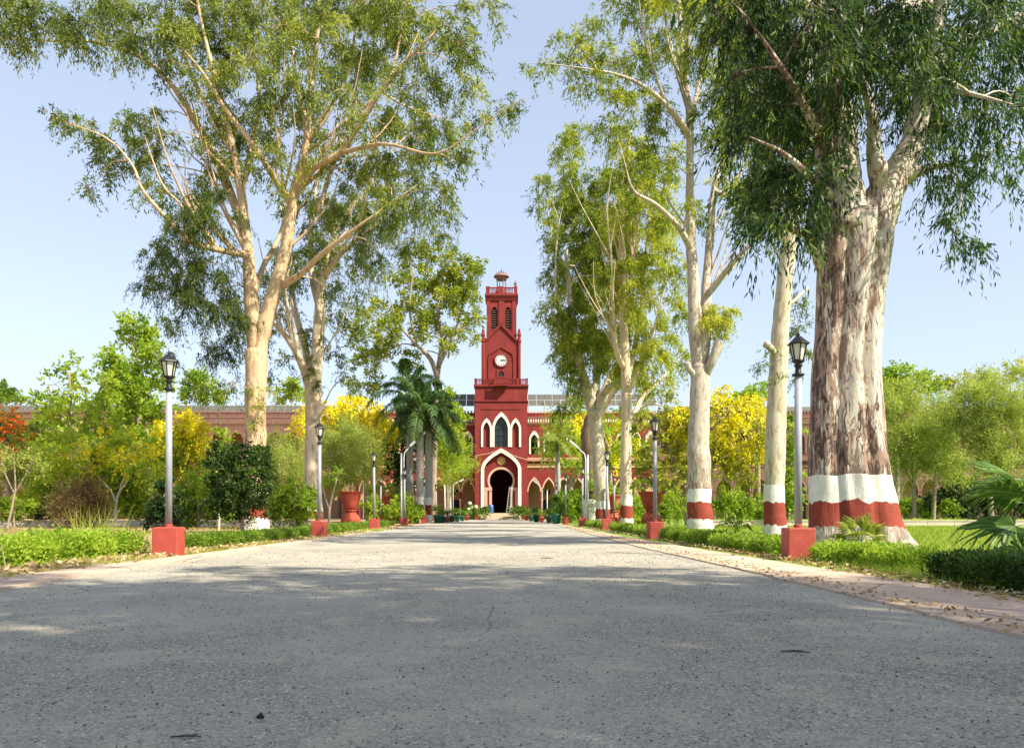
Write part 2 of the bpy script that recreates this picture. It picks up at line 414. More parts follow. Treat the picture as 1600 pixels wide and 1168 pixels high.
# first floor: triple arch
mb = MB(); z0, z1 = tz(699), tz(640)
cols = [(751.5, 769.2, 5.4, 671, 659, True), (769.2, 797.3, 10.6, 671, 650, False), (797.3, 813.8, 5.4, 671, 659, True)]
mb.box(x0, tx(751.5), 0, .5, z0, z1); mb.box(tx(813.8), x1, 0, .5, z0, z1)
tr = MB(); inf = MB(); gl = MB()
for a, b_, hw, ys, ya, blind in cols:
    c = (tx(a)+tx(b_))/2; zs = tz(ys); zb = tz(698)
    cv = opening(arc(hw*S, tz(ya)-zs), zs, zb, c)
    arch_panel(mb, tx(a), tx(b_), zb, z1, cv, 0, .5)
    ho = hw*S + (3.2*S if blind else 3.6*S)
    ring(tr, cv, opening(arc(ho, tz(ya)-zs+(6.5*S if not blind else 6*S)), zs, zb, c), -.12, -.003 if not blind else .02)
    if blind: inf = MB(); infill(inf, cv, .25); inf.build('blind_niche_wall', M['red'], T)
    else: infill(gl, cv, .35)
mb.box(tx(751.5), tx(813.8), 0, .5, z0, tz(698)-.003)
mb.box(x0, x0+.5, .503, dep, z0, z1); mb.box(x1-.5, x1, .503, dep, z0, z1); mb.box(x0, x1, dep+.003, dep+.5, z0, z1)
mb.box(x0+.503, x1-.503, .6, dep, tz(668), tz(667))
mb.build('wall', M['red'], T)
tr.build('triple_arch_trim', M['cream'], T)
w_ = gl.build('window', M['pane'], T)
g = MB()
for k in (-.28, .28): g.box(k-.02, k+.02, .30, .34, tz(698), tz(656))
for q in (690, 680, 670, 662): g.box(-.72, .72, .295, .335, tz(q)-.02, tz(q)+.02)
g.build('glazing_bars', M['black_metal'], w_)
# shaft above
mb = MB()
mb.box(x0, x1, .0, dep+.5, z1+.002, tz(604))
mb.box(tx(752), tx(814), -.06, -.002, tz(639.5), tz(638)); 
mb.build('wall', M['red'], T)
mb = MB(); mb.box(x0-.12, x1+.12, -.14, dep+.6, tz(627), tz(625)); mb.box(x0-.06, x1+.06, -.08, dep+.56, tz(628.2), tz(627)-.002)
mb.box(x0-.14, x1+.14, -.2, dep+.6, tz(603.8), tz(601)); mb.build('string_course', M['red'], T)
# gallery balustrade
bal = MB(); bal.lathe([(.045, 0), (.07, .12), (.04, .3), (.065, .5), (.045, .62)], 8); balm = bal.mesh('baluster', M['red'])
zb = tz(601); rl = MB()
rl.box(x0-.06, x1+.06, -.12, .06, zb+.63, zb+.74)
for q in (x0, x1): rl.box(q-.08 if q < 0 else q-.04, q+.04 if q < 0 else q+.08, .063, 5.8, zb+.63, zb+.74)
for q in (742.8, 757, 773, 793, 808.5, 823.2): rl.box(tx(q)-.12, tx(q)+.12, -.15, .09, zb+.002, zb+.80)
rl.build('gallery_rail', M['red'], T)
for px in np.arange(745, 822, 2.1):
    if not (771 < px < 795): part(balm, 'baluster', T, (tx(px), -.03, zb))
for px in (742.6, 823.4):
    for yy_ in np.arange(.4, 5.6, .3): part(balm, 'baluster', T, (tx(px), yy_, zb))
mb = MB(); mb.box(tx(773), tx(793), -1.0, -.205, tz(604), tz(602)); mb.box(tx(773), tx(793), -1.0, -.9, tz(591.5), tz(590))
for q in (773, 792): mb.box(tx(q), tx(q)+.08, -.99, -.16, tz(591.5), tz(590)-.004)
for q in np.arange(773, 793.5, 1.75): mb.box(tx(q), tx(q)+.06, -.98, -.92, tz(602)+.002, tz(591.5)-.002)
for q in (775, 790.5): mb.add([(tx(q), -.9, tz(604)-.002), (tx(q)+.12, -.9, tz(604)-.002), (tx(q), -.2, tz(604)-.002), (tx(q)+.12, -.2, tz(604)-.002), (tx(q), -.2, tz(609)), (tx(q)+.12, -.2, tz(609))], [(0, 2, 4), (1, 5, 3), (0, 4, 5, 1), (0, 1, 3, 2)])
mb.build('balcony', M['red'], T)
# clock stage
u0, u1 = tx(755), tx(811); ud = (u1-u0)
mb = MB(); yo = .35
mb.box(u0, u1, yo, yo+ud, tz(601)+.002, tz(528))
mb.add([(tx(758), yo, tz(528)+.001), (tx(808), yo, tz(528)+.001), (0, yo, tz(506)), (tx(758), yo+ud, tz(528)+.001), (tx(808), yo+ud, tz(528)+.001), (0, yo+ud, tz(506))],
       [(0, 1, 2), (3, 5, 4), (0, 2, 5, 3), (1, 4, 5, 2)])
mb.build('wall', M['red'], T)
mb = MB()
for sgn in (-1, 1):
    p, q = np.array([sgn*25*S, yo-.07, tz(531)]), np.array([0, yo-.07, tz(506)])
    mb.tube([p, q], [.13, .13], 4); 
    p, q = np.array([sgn*18*S, yo-.04, tz(552)]), np.array([0, yo-.04, tz(541)]); mb.tube([p, q], [.08, .08], 4)
    mb.tube([(sgn*18*S, yo-.04, tz(552)), (sgn*19.5*S, yo-.04, tz(560)), (sgn*19.5*S, yo-.04, tz(600))], [.07]*3, 4)
mb.lathe([(.12, 0), (.09, .25), (.16, .35), (0, .6)], 8, (0, yo-.05, tz(507)))
mb.build('gable_moulding', M['red'], T)
for sgn in (-1, 1):
    for back in (0, 1):
        mb = MB()
        mb.lathe([(.22, 0), (.22, 5.3), (.30, 5.4), (.30, 5.55), (.22, 5.6), (.22, 6.1), (.31, 6.2), (.26, 6.35), (.15, 6.75), (.19, 6.85), (0, 7.1)], 8, (0, 0, 0), ph=math.pi/8)
        mb.build('corner_turret', M['red'], T, False, (sgn*(ud/2+.02), yo + (ud if back else .0), tz(600.5)))
mb = MB()
for q, zz in ((773, 0), (793, 0)): pass
cn = opening(arc(4.6*S, 5*S), tz(584), tz(590))
arch_panel(mb, -7.2*S, 7.2*S, tz(590), tz(576), cn, yo-.10, yo-.003); infill(mb, cn, yo-.02, 1)  # shallow niche back coloured near-black for its shade
mb.build('niche', [M['red'], M['dark']], T)
# clock
mb = MB(); mb.lathe([(.88, 0), (.90, .16), (.76, .19), (.74, .10), (0, .10)], 40)
clk = mb.build('clock_rim', M['red'], T, False, (0, yo-.002, tz(562))); clk.rotation_euler = (R(90), 0, 0)
mb = MB(); mb.lathe([(.735, 0), (.735, .01), (0, .01)], 40); fc = mb.build('clock_face', M['white_pole'], clk, False, (0, 0, .11))
hm_ = MB().box(.50, .68, -.028, .028, .125, .135).mesh('hour_mark', M['black_metal'])
for k in range(12): part(hm_, 'hour_mark', clk, (0, 0, 0), (0, 0, k*math.pi/6), (1, 1.7 if k % 3 == 0 else 1, 1))
for L_, wd, an, zz in ((.42, .045, 0.10, .145), (.60, .03, -.02, .165)):
    mb = MB().box(-.10, L_, -wd, wd, 0, .015); h = mb.build('clock_hand', M['black_metal'], clk, False, (0, 0, zz)); h.rotation_euler = (0, 0, an)
# belfry
b0, b1 = tx(760), tx(807); bd = b1-b0; by = yo+.4
mb = MB(); z0 = tz(528)+.002; z1 = tz(463)
bc = [(b0, tx(765.5)), (tx(779), tx(787)), (tx(800.5), b1)]
for a, b_ in bc: mb.box(a, b_, by, by+.5, tz(516), z1)
lou = MB().box(-.36, .36, -.12, .03, -.02, .035).mesh('louvre_slat', M['louvre'])
for a, b_ in ((765.5, 779), (787, 800.5)):
    c = (tx(a)+tx(b_))/2; cv = opening(arc(4.6*S, tz(476)-tz(484)), tz(484), tz(513), c)
    arch_panel(mb, tx(a), tx(b_), tz(513), z1, cv, by+.10, by+.5)
    mb.box(tx(a), tx(b_), by+.1, by+.5, tz(516), tz(513)-.002)
    mb.box(tx(a), tx(b_), by+.02, by+.098, tz(468), z1)
    for k in range(9): 
        q = part(lou, 'louvre_slat', T, (c, by+.30, tz(511-k*3.7)), (R(35), 0, 0), (.97 if k < 7 else .75, 1, 1.6))
mb.box(b0, b1, by+.503, by+bd, tz(516), z1, 0); 
mb.box(b0-.02, b1+.02, by-.03, by+bd+.03, z0, tz(516)-.002)
mb.build('wall', M['red'], T)
infb = MB()
for a, b_ in ((766, 778.5), (787.5, 800)): infb.box(tx(a), tx(b_), by+.44, by+.49, tz(512), tz(474))
infb.build('belfry_shade_panel', M['dark'], T)  # panel colour paints the darkness behind the louvres
mb = MB(); mb.box(b0-.12, b1+.12, by-.14, by+bd+.14, z1+.002, tz(460)); mb.box(b0-.22, b1+.22, by-.26, by+bd+.24, tz(460)+.002, tz(456.5))
mb.box(b0-.06, b1+.06, by-.08, by+bd+.1, tz(466), tz(464.8)); mb.build('cornice', M['red'], T)
mb = MB(); zt = tz(456.5)+.002
mb.box(tx(765), tx(804), by+.0, by+.15, zt+.72, zt+.86)
for a, b_ in ((758.8, 765), (778, 786), (803, 808.5)): mb.box(tx(a), tx(b_), by-.06, by+.3, zt, zt+.95)
mb.box(b0, b0+.15, by+.302, by+bd, zt, zt+.8); mb.box(b1-.15, b1, by+.302, by+bd, zt, zt+.8)
mb.build('parapet', M['red'], T)
for px in list(np.arange(767, 777.5, 2.1))+list(np.arange(788, 802.5, 2.1)): part(balm, 'baluster', T, (tx(px), by+.07, zt), (0, 0, 0), (1, 1, 1.15))
MB().lathe([(.16, 0), (.10, .1), (.22, .3), (.18, .5), (.05, .62), (.08, .7), (0, .8)], 12).build('urn_finial', M['dull_stone'], T, True, (tx(805.5), by+.15, zt+.95))
# lantern
lc = (0, by+bd/2, tz(452)); L_ = MB()
for k in range(8):
    a = math.pi/8+k*math.pi/4
    q = MB().lathe([(.12, 0), (.07, .12), (.06, 1.45), (.11, 1.6), (.11, 1.7)], 8).build('column', M['dull_stone'], T, True, (lc[0]+.58*math.cos(a), lc[1]+.58*math.sin(a), tz(446)))
mb = MB(); mb.lathe([(.80, 0), (.80, .45), (.72, .5), (0, .5)], 8, ph=math.pi/8); mb.build('lantern_base', M['dull_stone'], T, False, (lc[0], lc[1], tz(452)))
mb = MB(); mb.lathe([(.66, -.28), (.70, 0), (1.02, .10), (.98, .22), (.78, .42), (.6, .52), (0, .58)], 16); mb.build('lantern_cap', M['dull_stone'], T, False, (lc[0], lc[1], tz(424.5)))
fin = MB().lathe([(.09, 0), (.05, .12), (.09, .2), (.03, .34), (0, .5)], 8).mesh('finial', M['dull_stone'])
for k in range(6): part(fin, 'finial', T, (lc[0]+.62*math.cos(k*math.pi/3), lc[1]+.62*math.sin(k*math.pi/3), tz(420)))
part(fin, 'finial', T, (lc[0], lc[1], tz(418)), (0, 0, 0), (1.5, 1.5, 1.6))
# steps
for k in range(4):
    MB().box(tx(751+k*1.6), tx(813-k*1.6), -3.6+k*.75, -3.6+(k+1)*.75+(.8 if k == 3 else -.003), 0, .2*(k+1)).build('step', M['step'], T)

t = thing('cable', 'thin pale cable sagging from the portal apex across the tower front', 'cable', (TX, TD-.2, tz(702)))
for sg, py in ((-1, 712), (1, 718)): MB().tube([(0, 0, 0), (sg*1.6, 0, (tz(py)-tz(702))*.62), (sg*3.25, 0, tz(py)-tz(702))], [.02]*3, 5).build('strand', M['cream'], t)
# wings
def wing(label, D, pxa, pxb, bay_px, wallm, trimm, lowtrim, y_up=.24, seed=1):
    s = D/FPX; rr = random.Random(seed)
    nb = max(1, round(abs(pxb-pxa)/bay_px)); bw = abs(pxb-pxa)*s/nb
    cx = ((pxa+pxb)/2-HX)*s; W = bw*nb
    z = lambda py: CAMH+(HY-py)*s
    B = thing('college_wing', label, 'building', (cx, D, 0), group='arcaded wings of the red building')
    zf = z(717)
    # shared bay meshes
    lo = MB(); cvl = opening(arc(bw*.40, z(748)-z(768)), z(768), 0.05)
    arch_panel(lo, -bw/2, bw/2, 0.05, zf-.25, cvl, 0, .4); lo_m = lo.mesh('lower_arch', wallm)
    lt = MB(); ring(lt, cvl[1:-1], [(x, zz) for x, zz in opening(arc(bw*.485, z(744.5)-z(768)), z(768), 0.05)[1:-1]], -.07, -.003); lt_m = lt.mesh('arch_trim', lowtrim)
    col = MB(); col.lathe([(.17, 0), (.15, .3), (.10, .36), (.10, 2.2), (.12, 2.3), (.19, 2.45), (.19, 2.6)], 10)
    col_m = col.mesh('column', lowtrim)
    up = MB(); cvu = opening(arc(bw*y_up, z(678.5)-z(688)+(bw*.12 if y_up > .3 else 0)), z(688), z(709))
    arch_panel(up, -bw/2, bw/2, z(709), z(664), cvu, .0, .4); up.box(-bw/2, bw/2, 0, .4, zf+.152, z(709)-.002); up_m = up.mesh('upper_arch', wallm)
    ut = MB(); ring(ut, cvu, opening(arc(bw*(y_up+.12), z(672.5)-z(688)+(bw*.12 if y_up > .3 else 0)), z(688), z(709)), -.09, -.003); ut_m = ut.mesh('arch_trim', trimm)
    base = bw*.5
    for i in range(nb):
        xc = -W/2+bw*(i+.5)
        a = part(lo_m, 'lower_arch', B, (xc, 0, 0)); part(lt_m, 'arch_trim', a)
        a = part(up_m, 'upper_arch', B, (xc, 0, 0)); part(ut_m, 'arch_trim', a)
        if i < nb-1: part(col_m, 'column', B, (xc+bw/2, -.22, 0))
    # long members
    MB().box(-W/2, W/2, -.45, .5, zf-.248, zf-.05).box(-W/2, W/2, -.5, .6, zf-.048, zf+.15).build('string_course', lowtrim, B)
    MB().box(-W/2, W/2, -.10, -.012, zf-1.1, zf-.55).build('frieze', M['ochre'] if lowtrim is M['pink'] else wallm, B)
    MB().box(-W/2, W/2, 3.6, 4.0, 0, z(640)).box(-W/2-.01, W/2+.01, .403, 3.6, zf-.2, zf+.1).box(-W/2, W/2, .0, 3.595, z(664)+.002, z(660)).build('rear_wall', M['ochre'], B)
    MB().box(-W/2, W/2, -.18, .35, z(661.5), z(659.5)).box(-W/2, W/2, -.12, .2, z(652.5), z(651)).build('parapet_rail', M['dull_stone'], B)
    bl = MB(); k = int(W/.32)
    for i in range(k): bl.lathe([(.06, 0), (.11, .18), (.06, .36), (.10, .56)], 6, (-W/2+(i+.5)*W/k, .04, z(659.5)+.001))
    tag(bl.build('balustrade', M['cream'] if lowtrim is M['pink'] else M['dull_stone'], B), kind='stuff')
    MB().box(-W/2, W/2, 3.2, 3.598, z(660), z(640)).build('attic_wall', wallm, B)
    cr = MB(); k = int(W/.42)
    for i in range(k): cr.box(-W/2+(i+.2)*W/k, -W/2+(i+.8)*W/k, 3.1, 3.45, z(640)+.002, z(636.5))
    tag(cr.build('crenellation', lowtrim, B), kind='stuff')
    dm = MB().box(-.55, .55, -.04, 0, 0.02, 2.6).box(-.35, .35, -.04, 0, 3.3, 3.9).mesh('doorway', M['dark']); dm2 = MB().box(-.42, .42, -.04, 0, zf+.3, zf+2.4).mesh('upper_doorway', M['dark'])  # flat near-black panels paint the shade of the door openings
    for i in range(nb):
        xc = -W/2+bw*(i+.5)
        if (i+seed) % 2 == 0: part(dm, 'doorway', B, (xc, 3.596, 0))
        part(dm2, 'upper_doorway', B, (xc, 3.596, 0))
    return B, cx, W, z
wings = []
wings.append(wing('red wing left of the clock tower with cream-edged pointed windows', 103, 742.5, 560, 22.6, M['red'], M['cream'], M['pink'], seed=2))
wings.append(wing('red wing right of the clock tower with cream-edged pointed windows', 103, 823.5, 1027, 22.6, M['red'], M['cream'], M['pink'], seed=1))
wings.append(wing('brown brick outer wing on the far left behind the flowering trees', 110, 559, -80, 29, M['brick'], M['brick'], M['umber_band'], .34, seed=3))
wings.append(wing('brown brick outer wing on the far right behind the garden trees', 110, 1028, 1700, 29, M['brick'], M['brick'], M['umber_band'], .34, seed=4))
# solar arrays on the roofs
def solar(label, D, pxa, pxb, yt, yb):
    s = D/FPX; W = (pxb-pxa)*s; z = lambda py: CAMH+(HY-py)*s
    o = thing('solar_array', label, 'solar panels', (((pxa+pxb)/2-HX)*s, D, z(yb)), group='solar arrays on the roofs')
    H = (yb-yt)*s; nc = max(1, round(W/1.05)); pw = W/nc
    pn = MB().box(-pw/2+.03, pw/2-.03, -.02, .02, .02, H/2*1.25-.03).mesh('solar_panel', M['solar'])
    fr = MB()
    for i in range(nc):
        for j in range(2): part(pn, 'solar_panel', o, (-W/2+pw*(i+.5), j*H*.36, j*H*.5), (R(-36), 0, 0))
    for i in range(0, nc+1, 2):
        x = -W/2+pw*i; fr.box(x-.04, x+.04, -.03, .05, -1.2, H*.52); fr.box(x-.04, x+.04, H*.7, H*.7+.08, -1.2, H)
    for j in range(3): 
        fr.box(-W/2, W/2, j*H*.36-.07, j*H*.36-.02, j*H*.5-.03, j*H*.5+.05)
    fr.build('frame', M['steel'], o); return o
solar('solar panels on the roof just left of the clock tower', 107, 640, 741, 614, 634)
solar('solar panels on the roof just right of the clock tower', 107, 826, 1025, 614, 634)
solar('long solar array on the far left brick roof', 114.5, -60, 556, 631, 655)
solar('long solar array on the far right brick roof', 114.5, 1040, 1660, 633, 655)

# blue drum and ladder by the door
t = thing('water_drum', 'blue plastic drum at the left of the tower doorway', 'drum', (tx(767.5)+TX, TD-.85, .8))
MB().lathe([(.28, 0), (.31, .06), (.31, .34), (.33, .37), (.31, .40), (.31, .68), (.33, .71), (.31, .74), (.29, 1.02), (.26, 1.05), (0, 1.05)], 20).build('body', M['blue'], t, True)
MB().lathe([(.07, 0), (.07, .05), (0, .05)], 10, (.12, 0, 1.05)).build('cap', M['black_metal'], t)
t = thing('ladder', 'thin pale ladder leaning in the dark tower doorway', 'ladder', (tx(795)+TX, TD-.5, .8))
for dx in (-.2, .2): MB().tube([(dx-.1, -.3, 0), (dx+.28, .5, 3.3)], [.03, .03], 6).build('rail', M['steel'], t)
rm = MB().tube([(-.2, 0, 0), (.2, 0, 0)], [.018, .018], 6).mesh('rung', M['steel'])
for k in range(10):
    f = (k+.7)/10.5; part(rm, 'rung', t, (-.1+.38*f, -.3+.8*f, 3.3*f))
# ---------------------------------------------------------------- lamp posts
def bev_block(w_, h, mat, name, parent, rr=random.Random(5)):
    b = bmesh_block(w_, h); o = b.build(name, mat, parent); return o
def bmesh_block(w_, h, r=.018):
    mb = MB(); a = w_/2; zs = [(-.05, a), (h-r, a), (h-r*.3, a-r*.3), (h, a-r)]
    def ringp(z, q):
        L = []
        for cx, cy, s0 in ((1, 1, 0), (-1, 1, 1), (-1, -1, 2), (1, -1, 3)):
            for k in range(3):
                an = s0*math.pi/2+k*math.pi/4; L.append((cx*(q-r)+r*math.cos(an), cy*(q-r)+r*math.sin(an), z))
        return L
    V = []; F = []
    for z, q in zs: V += ringp(z, q)
    for i in range(3):
        for j in range(12): j2 = (j+1) % 12; F.append((i*12+j, i*12+j2, (i+1)*12+j2, (i+1)*12+j))
    F.append(tuple(range(36, 48))); mb.add(V, F); return mb
def lamp_proto():
    t = thing('street_lamp', 'x', 'street lamp', (0, 0, 0), group='lantern lamp posts lining the avenue')
    bmesh_block(.41, .48).build('base_block', M['red_block'], t)
    MB().lathe([(.066, 0), (.066, .05), (.058, .052)], 14, (0, 0, .48)).build('foot_collar', M['red_block'], t)
    MB().lathe([(.056, 0), (.053, 2.26)], 16, (0, 0, .535)).build('pole', M['grey_metal'], t, True)
    MB().lathe([(.07, 0), (.095, .015), (.095, .03), (.05, .05), (.042, .12), (.055, .15), (.07, .17), (.04, .19), (.085, .215), (.10, .235)], 12, (0, 0, 2.79)).build('neck', M['black_metal'], t, True)
    ln = MB(); zb, zt, rb, rt = 3.03, 3.27, .075, .125
    for k in range(6):
        a = k*math.pi/3+math.pi/6; c, s_ = math.cos(a), math.sin(a)
        ln.tube([(rb*c, rb*s_, zb), (rt*c, rt*s_, zt)], [.0085, .0085], 4)
    ln.lathe([(rb+.01, 0), (rb+.015, .02), (rb, .022)], 6, (0, 0, zb-.012), ph=math.pi/6)
    ln = ln.build('lantern_frame', M['black_metal'], t)
    pm = MB()
    c, s_ = math.cos(math.pi/6)*.94, .5*.94
    pm.add([(rb*c, -rb*s_, zb), (rb*c, rb*s_, zb), (rt*c, rt*s_, zt), (rt*c, -rt*s_, zt), (rb*c-.004, -rb*s_, zb), (rb*c-.004, rb*s_, zb), (rt*c-.004, rt*s_, zt), (rt*c-.004, -rt*s_, zt)], [(0, 1, 2, 3), (7, 6, 5, 4)])
    pm = pm.mesh('pane', M['lamp_glass'])
    for k in range(6): part(pm, 'pane', ln, (0, 0, 0), (0, 0, k*math.pi/3))
    MB().lathe([(.145, 0), (.175, .005), (.17, .02), (.11, .065), (.055, .12), (.02, .14), (.03, .16), (.015, .185), (0, .20)], 6, (0, 0, 3.27), ph=math.pi/6).build('roof', M['black_metal'], t)
    return t
lamp0 = lamp_proto(); first = True
def put_lamp(x, D, label, rz=0.0, sc=.95):
    global first
    o = lamp0 if first else copy_tree(lamp0); first = False
    o.location = (x, D, 0); o.rotation_euler = (R(random.uniform(-.5, .5)), R(random.uniform(-.5, .5)), rz); o.scale = (sc,)*3; o['label'] = label; return o
put_lamp(-5.45, 12.7, 'nearest lamp post on the left, its coral block ending the bright herb hedge', R(4), .935)
put_lamp(4.15, 11.6, 'nearest lamp post on the right, directly before the huge patchy trunk', R(-3))
put_lamp(-5.5, 22.8, 'second lamp post on the left, before the pale second eucalyptus trunk', R(2))
put_lamp(3.83, 21.4, 'second lamp post on the right, left of the trunk with red and white rings', R(5))
put_lamp(-5.76, 33.5, 'third lamp post on the left, right of the big terracotta urn', R(0))
put_lamp(3.87, 32.7, 'third lamp post on the right, before the pale forked tree trunk', R(-2))
put_lamp(-6.05, 45.0, 'fourth lamp post on the left, sharing a block with the floodlight poles')
put_lamp(3.84, 43.6, 'fourth lamp post on the right, beside the plain white tube light pole')
put_lamp(-6.2, 56.5, 'fifth lamp post on the left, in front of the grey royal palm trunks')
put_lamp(3.6, 53.6, 'fifth lamp post on the right, just beyond the big green pot')
put_lamp(-6.55, 69, 'sixth lamp post on the left, just right of the royal palms')
put_lamp(3.6, 65, 'sixth lamp post on the right, before the slim palm trunk')
put_lamp(-9.2, 56, 'lamp post behind the left avenue row, by the rear terracotta urn')
put_lamp(6.9, 54, 'lamp post behind the right avenue row, left of a closely paired one')
put_lamp(7.5, 55, 'lamp post behind the right avenue row, right one of the close pair')
put_lamp(3.0, 80, 'most distant lamp post on the right, near the building arcade')

# ---------------------------------------------------------------- plain white poles and lights on arms
def bent(name, label, px, D, ytop, arm, headsz, grp):
    b = P(px, HY, D); t = thing(name, label, 'light pole', (b[0], D, 0), group=grp)
    zt = CAMH+(HY-ytop)/FPX*D
    bmesh_block(.30, .42).build('base_block', M['red_block'], t)
    dx, dz = arm
    pts = [(0, 0, .40), (0, 0, zt-.3), (dx*.12, 0, zt), (dx, 0, zt+dz)]
    MB().tube(pts, [.042, .042, .035, .026], 10).build('pole', M['white_pole'], t, True)
    h = MB().box(-headsz, headsz, -.12, .12, -.05, .06).box(-headsz*.9, headsz*.9, -.10, .10, -.075, -.052).build('lamp_head', M['white_pole'], t, False, (dx*1.25, 0, zt+dz*1.25))
    h.rotation_euler = (0, -math.atan2(dz, abs(dx))*(1 if dx > 0 else -1), 0)
bent('floodlight_pole', 'bent white pole with a box floodlight in front of the royal palm trunks', 631, 48, 706, (.42, .40), .20, 'white poles with arm lights')
bent('floodlight_pole', 'small white arm light pole before the arch left of the tower', 708, 74, 756, (.62, .28), .22, 'white poles with arm lights')
bent('tube_light_pole', 'white pole with a long sloping tube light arm left of the forked tree', 915, 47, 709, (-.55, .46), .32, 'white poles with arm lights')
bent('tube_light_pole', 'distant white pole with sloping tube light before the arch right of the tower', 847, 76, 762, (-.55, .5), .26, 'white poles with arm lights')
def pole(label, px, D, ytop):
    b = P(px, HY, D); t = thing('plain_pole', label, 'pole', (b[0], D, 0), group='plain white poles')
    MB().lathe([(.05, 0), (.048, CAMH+(HY-ytop)/FPX*D-.1)], 10).build('pole', M['white_pole'], t, True)
    MB().lathe([(.055, 0), (.06, .04), (.03, .09), (0, .1)], 10, (0, 0, CAMH+(HY-ytop)/FPX*D-.1)).build('cap', M['white_pole'], t)
pole('plain white capped pole left of the floodlight pole on the left verge', 627, 45.3, 707)
pole('plain white capped pole just right of the tube light pole', 918.5, 44.6, 710)
pole('thin plain white pole before the left arcade beside the royal palms', 695, 72, 757)
pole('thin plain white pole by the right arcade columns', 855, 76, 764)

# ---------------------------------------------------------------- big two-part terracotta urns
def urn(label, px, D, sc=1.0, bell=False):
    b = P(px, HY, D); t = thing('garden_urn', label, 'urn', (b[0], D, 0), group='big terracotta urns behind the hedges')
    t.scale = (sc,)*3
    MB().lathe([(.40, 0), (.44, .04), (.58, .16), (.60, .30), (.57, .44), (.46, .60), (.34, .74), (.30, .84)], 28).build('pedestal', M['terracotta'], t, True)
    MB().lathe([(.30, 0), (.385, .02), (.40, .05), (.385, .08), (.33, .10)], 28, (0, 0, .84)).build('collar', M['terracotta'], t, True)
    if bell: pr = [(.32, 0), (.42, .08), (.52, .32), (.60, .62), (.66, .84), (.78, .96), (.80, 1.02), (.74, 1.02), (.62, .90), (0, .9)]
    else: pr = [(.33, 0), (.42, .10), (.50, .40), (.58, .80), (.62, 1.02), (.68, 1.06), (.68, 1.12), (.60, 1.12), (.58, 1.0), (0, 1.0)]
    MB().lathe(pr, 28, (0, 0, .94)).build('bowl', M['terracotta'], t, True)
    MB().lathe([(.57, 0), (.3, .03), (0, .04)], 16, (0, 0, 1.94 if not bell else 1.845)).build('soil', M['soil'], t)
    return b[0]
urn('nearest terracotta urn on the left, holding a tall willowy shrub', 548, 47, .97)
urn('smaller looking terracotta urn farther on the left, with leafy plants behind it', 600.5, 61, .97)
urn('terracotta urn with flared bell bowl on the right, behind the second lamp post', 1018, 45, .98, True)
urn('terracotta urn on the right behind the third lamp post', 960, 58, .98)

# ---------------------------------------------------------------- royal palms
M['palm_trunk'] = barkmat('palm_trunk', (.36, .34, .31), (.27, .26, .24), (.16, .15, .13), .3, (1.9, 1.35, .62), 0, .8)
M['crownshaft'] = plain('crownshaft', (.10, .18, .05), .4, .2, 4)
M['palm_leaf'] = leafmat('royal_palm_leaf', [(.026, .065, .020), (.062, .125, .032), (.15, .23, .05)], .3, .4)
M['ypalm_leaf'] = leafmat('yellow_palm_leaf', [(.10, .14, .025), (.22, .27, .04), (.36, .36, .06)], .45, .5)
M['rachis'] = plain('leaf_stalk', (.20, .24, .09), .6, .2, 6)
def set_tint(me, arr):
    a = me.attributes.new('tint', 'FLOAT', 'POINT'); a.data.foreach_set('value', np.asarray(arr, np.float32))
def frond_mesh(L, droop, rise, seed, leaflet=.55, n=38, mats=None, wd=.035):
    rr = np.random.default_rng(seed); ts = np.linspace(0, 1, 13)
    pts = np.stack([L*ts*np.cos(rise)*(1-.12*ts**2), 0*ts, L*(ts*np.sin(rise)-droop*ts**2.2)], 1)
    mb = MB(); mb.tube(pts, np.linspace(.035, .006, 13), 5, 0)
    tint = [.6]*mb.n
    for k in range(n):
        t = .12+.88*k/n; p = np.array([np.interp(t, ts, pts[:, i]) for i in range(3)])
        q = np.array([np.interp(min(1, t+.02), ts, pts[:, i]) for i in range(3)])-p; q /= np.linalg.norm(q)+1e-9
        ln = leaflet*(.45+.55*math.sin(math.pi*min(1, t*1.05+.05)))*rr.uniform(.85, 1.1)
        for s_ in (-1, 1):
            d = q*.55+np.array([0, s_, 0])*.8+np.array([0, 0, rr.uniform(-.25, .45)]); d /= np.linalg.norm(d)
            up = np.cross(d, q); up /= np.linalg.norm(up)+1e-9; sd_ = np.cross(d, up)
            m1 = p+d*ln*.45; m2 = p+d*ln*.8+np.array([0, 0, -ln*.22]); tip = p+d*ln+np.array([0, 0, -ln*.55])
            mb.add([p-sd_*wd*.4, p+sd_*wd*.4, m1-sd_*wd, m1+sd_*wd, m2-sd_*wd*.7, m2+sd_*wd*.7, tip], [(0, 1, 3, 2), (2, 3, 5, 4), (4, 5, 6)], 1)
            tint += [min(1, max(0, rr.normal(.45, .22)))]*7
    me = mb.mesh('frond', [M['rachis'], mats or M['palm_leaf']]); set_tint(me, tint); return me
royal = [frond_mesh(4.0, .42+.09*k, 1.28-.36*k, k, .8, 60, None, .034) for k in range(4)]
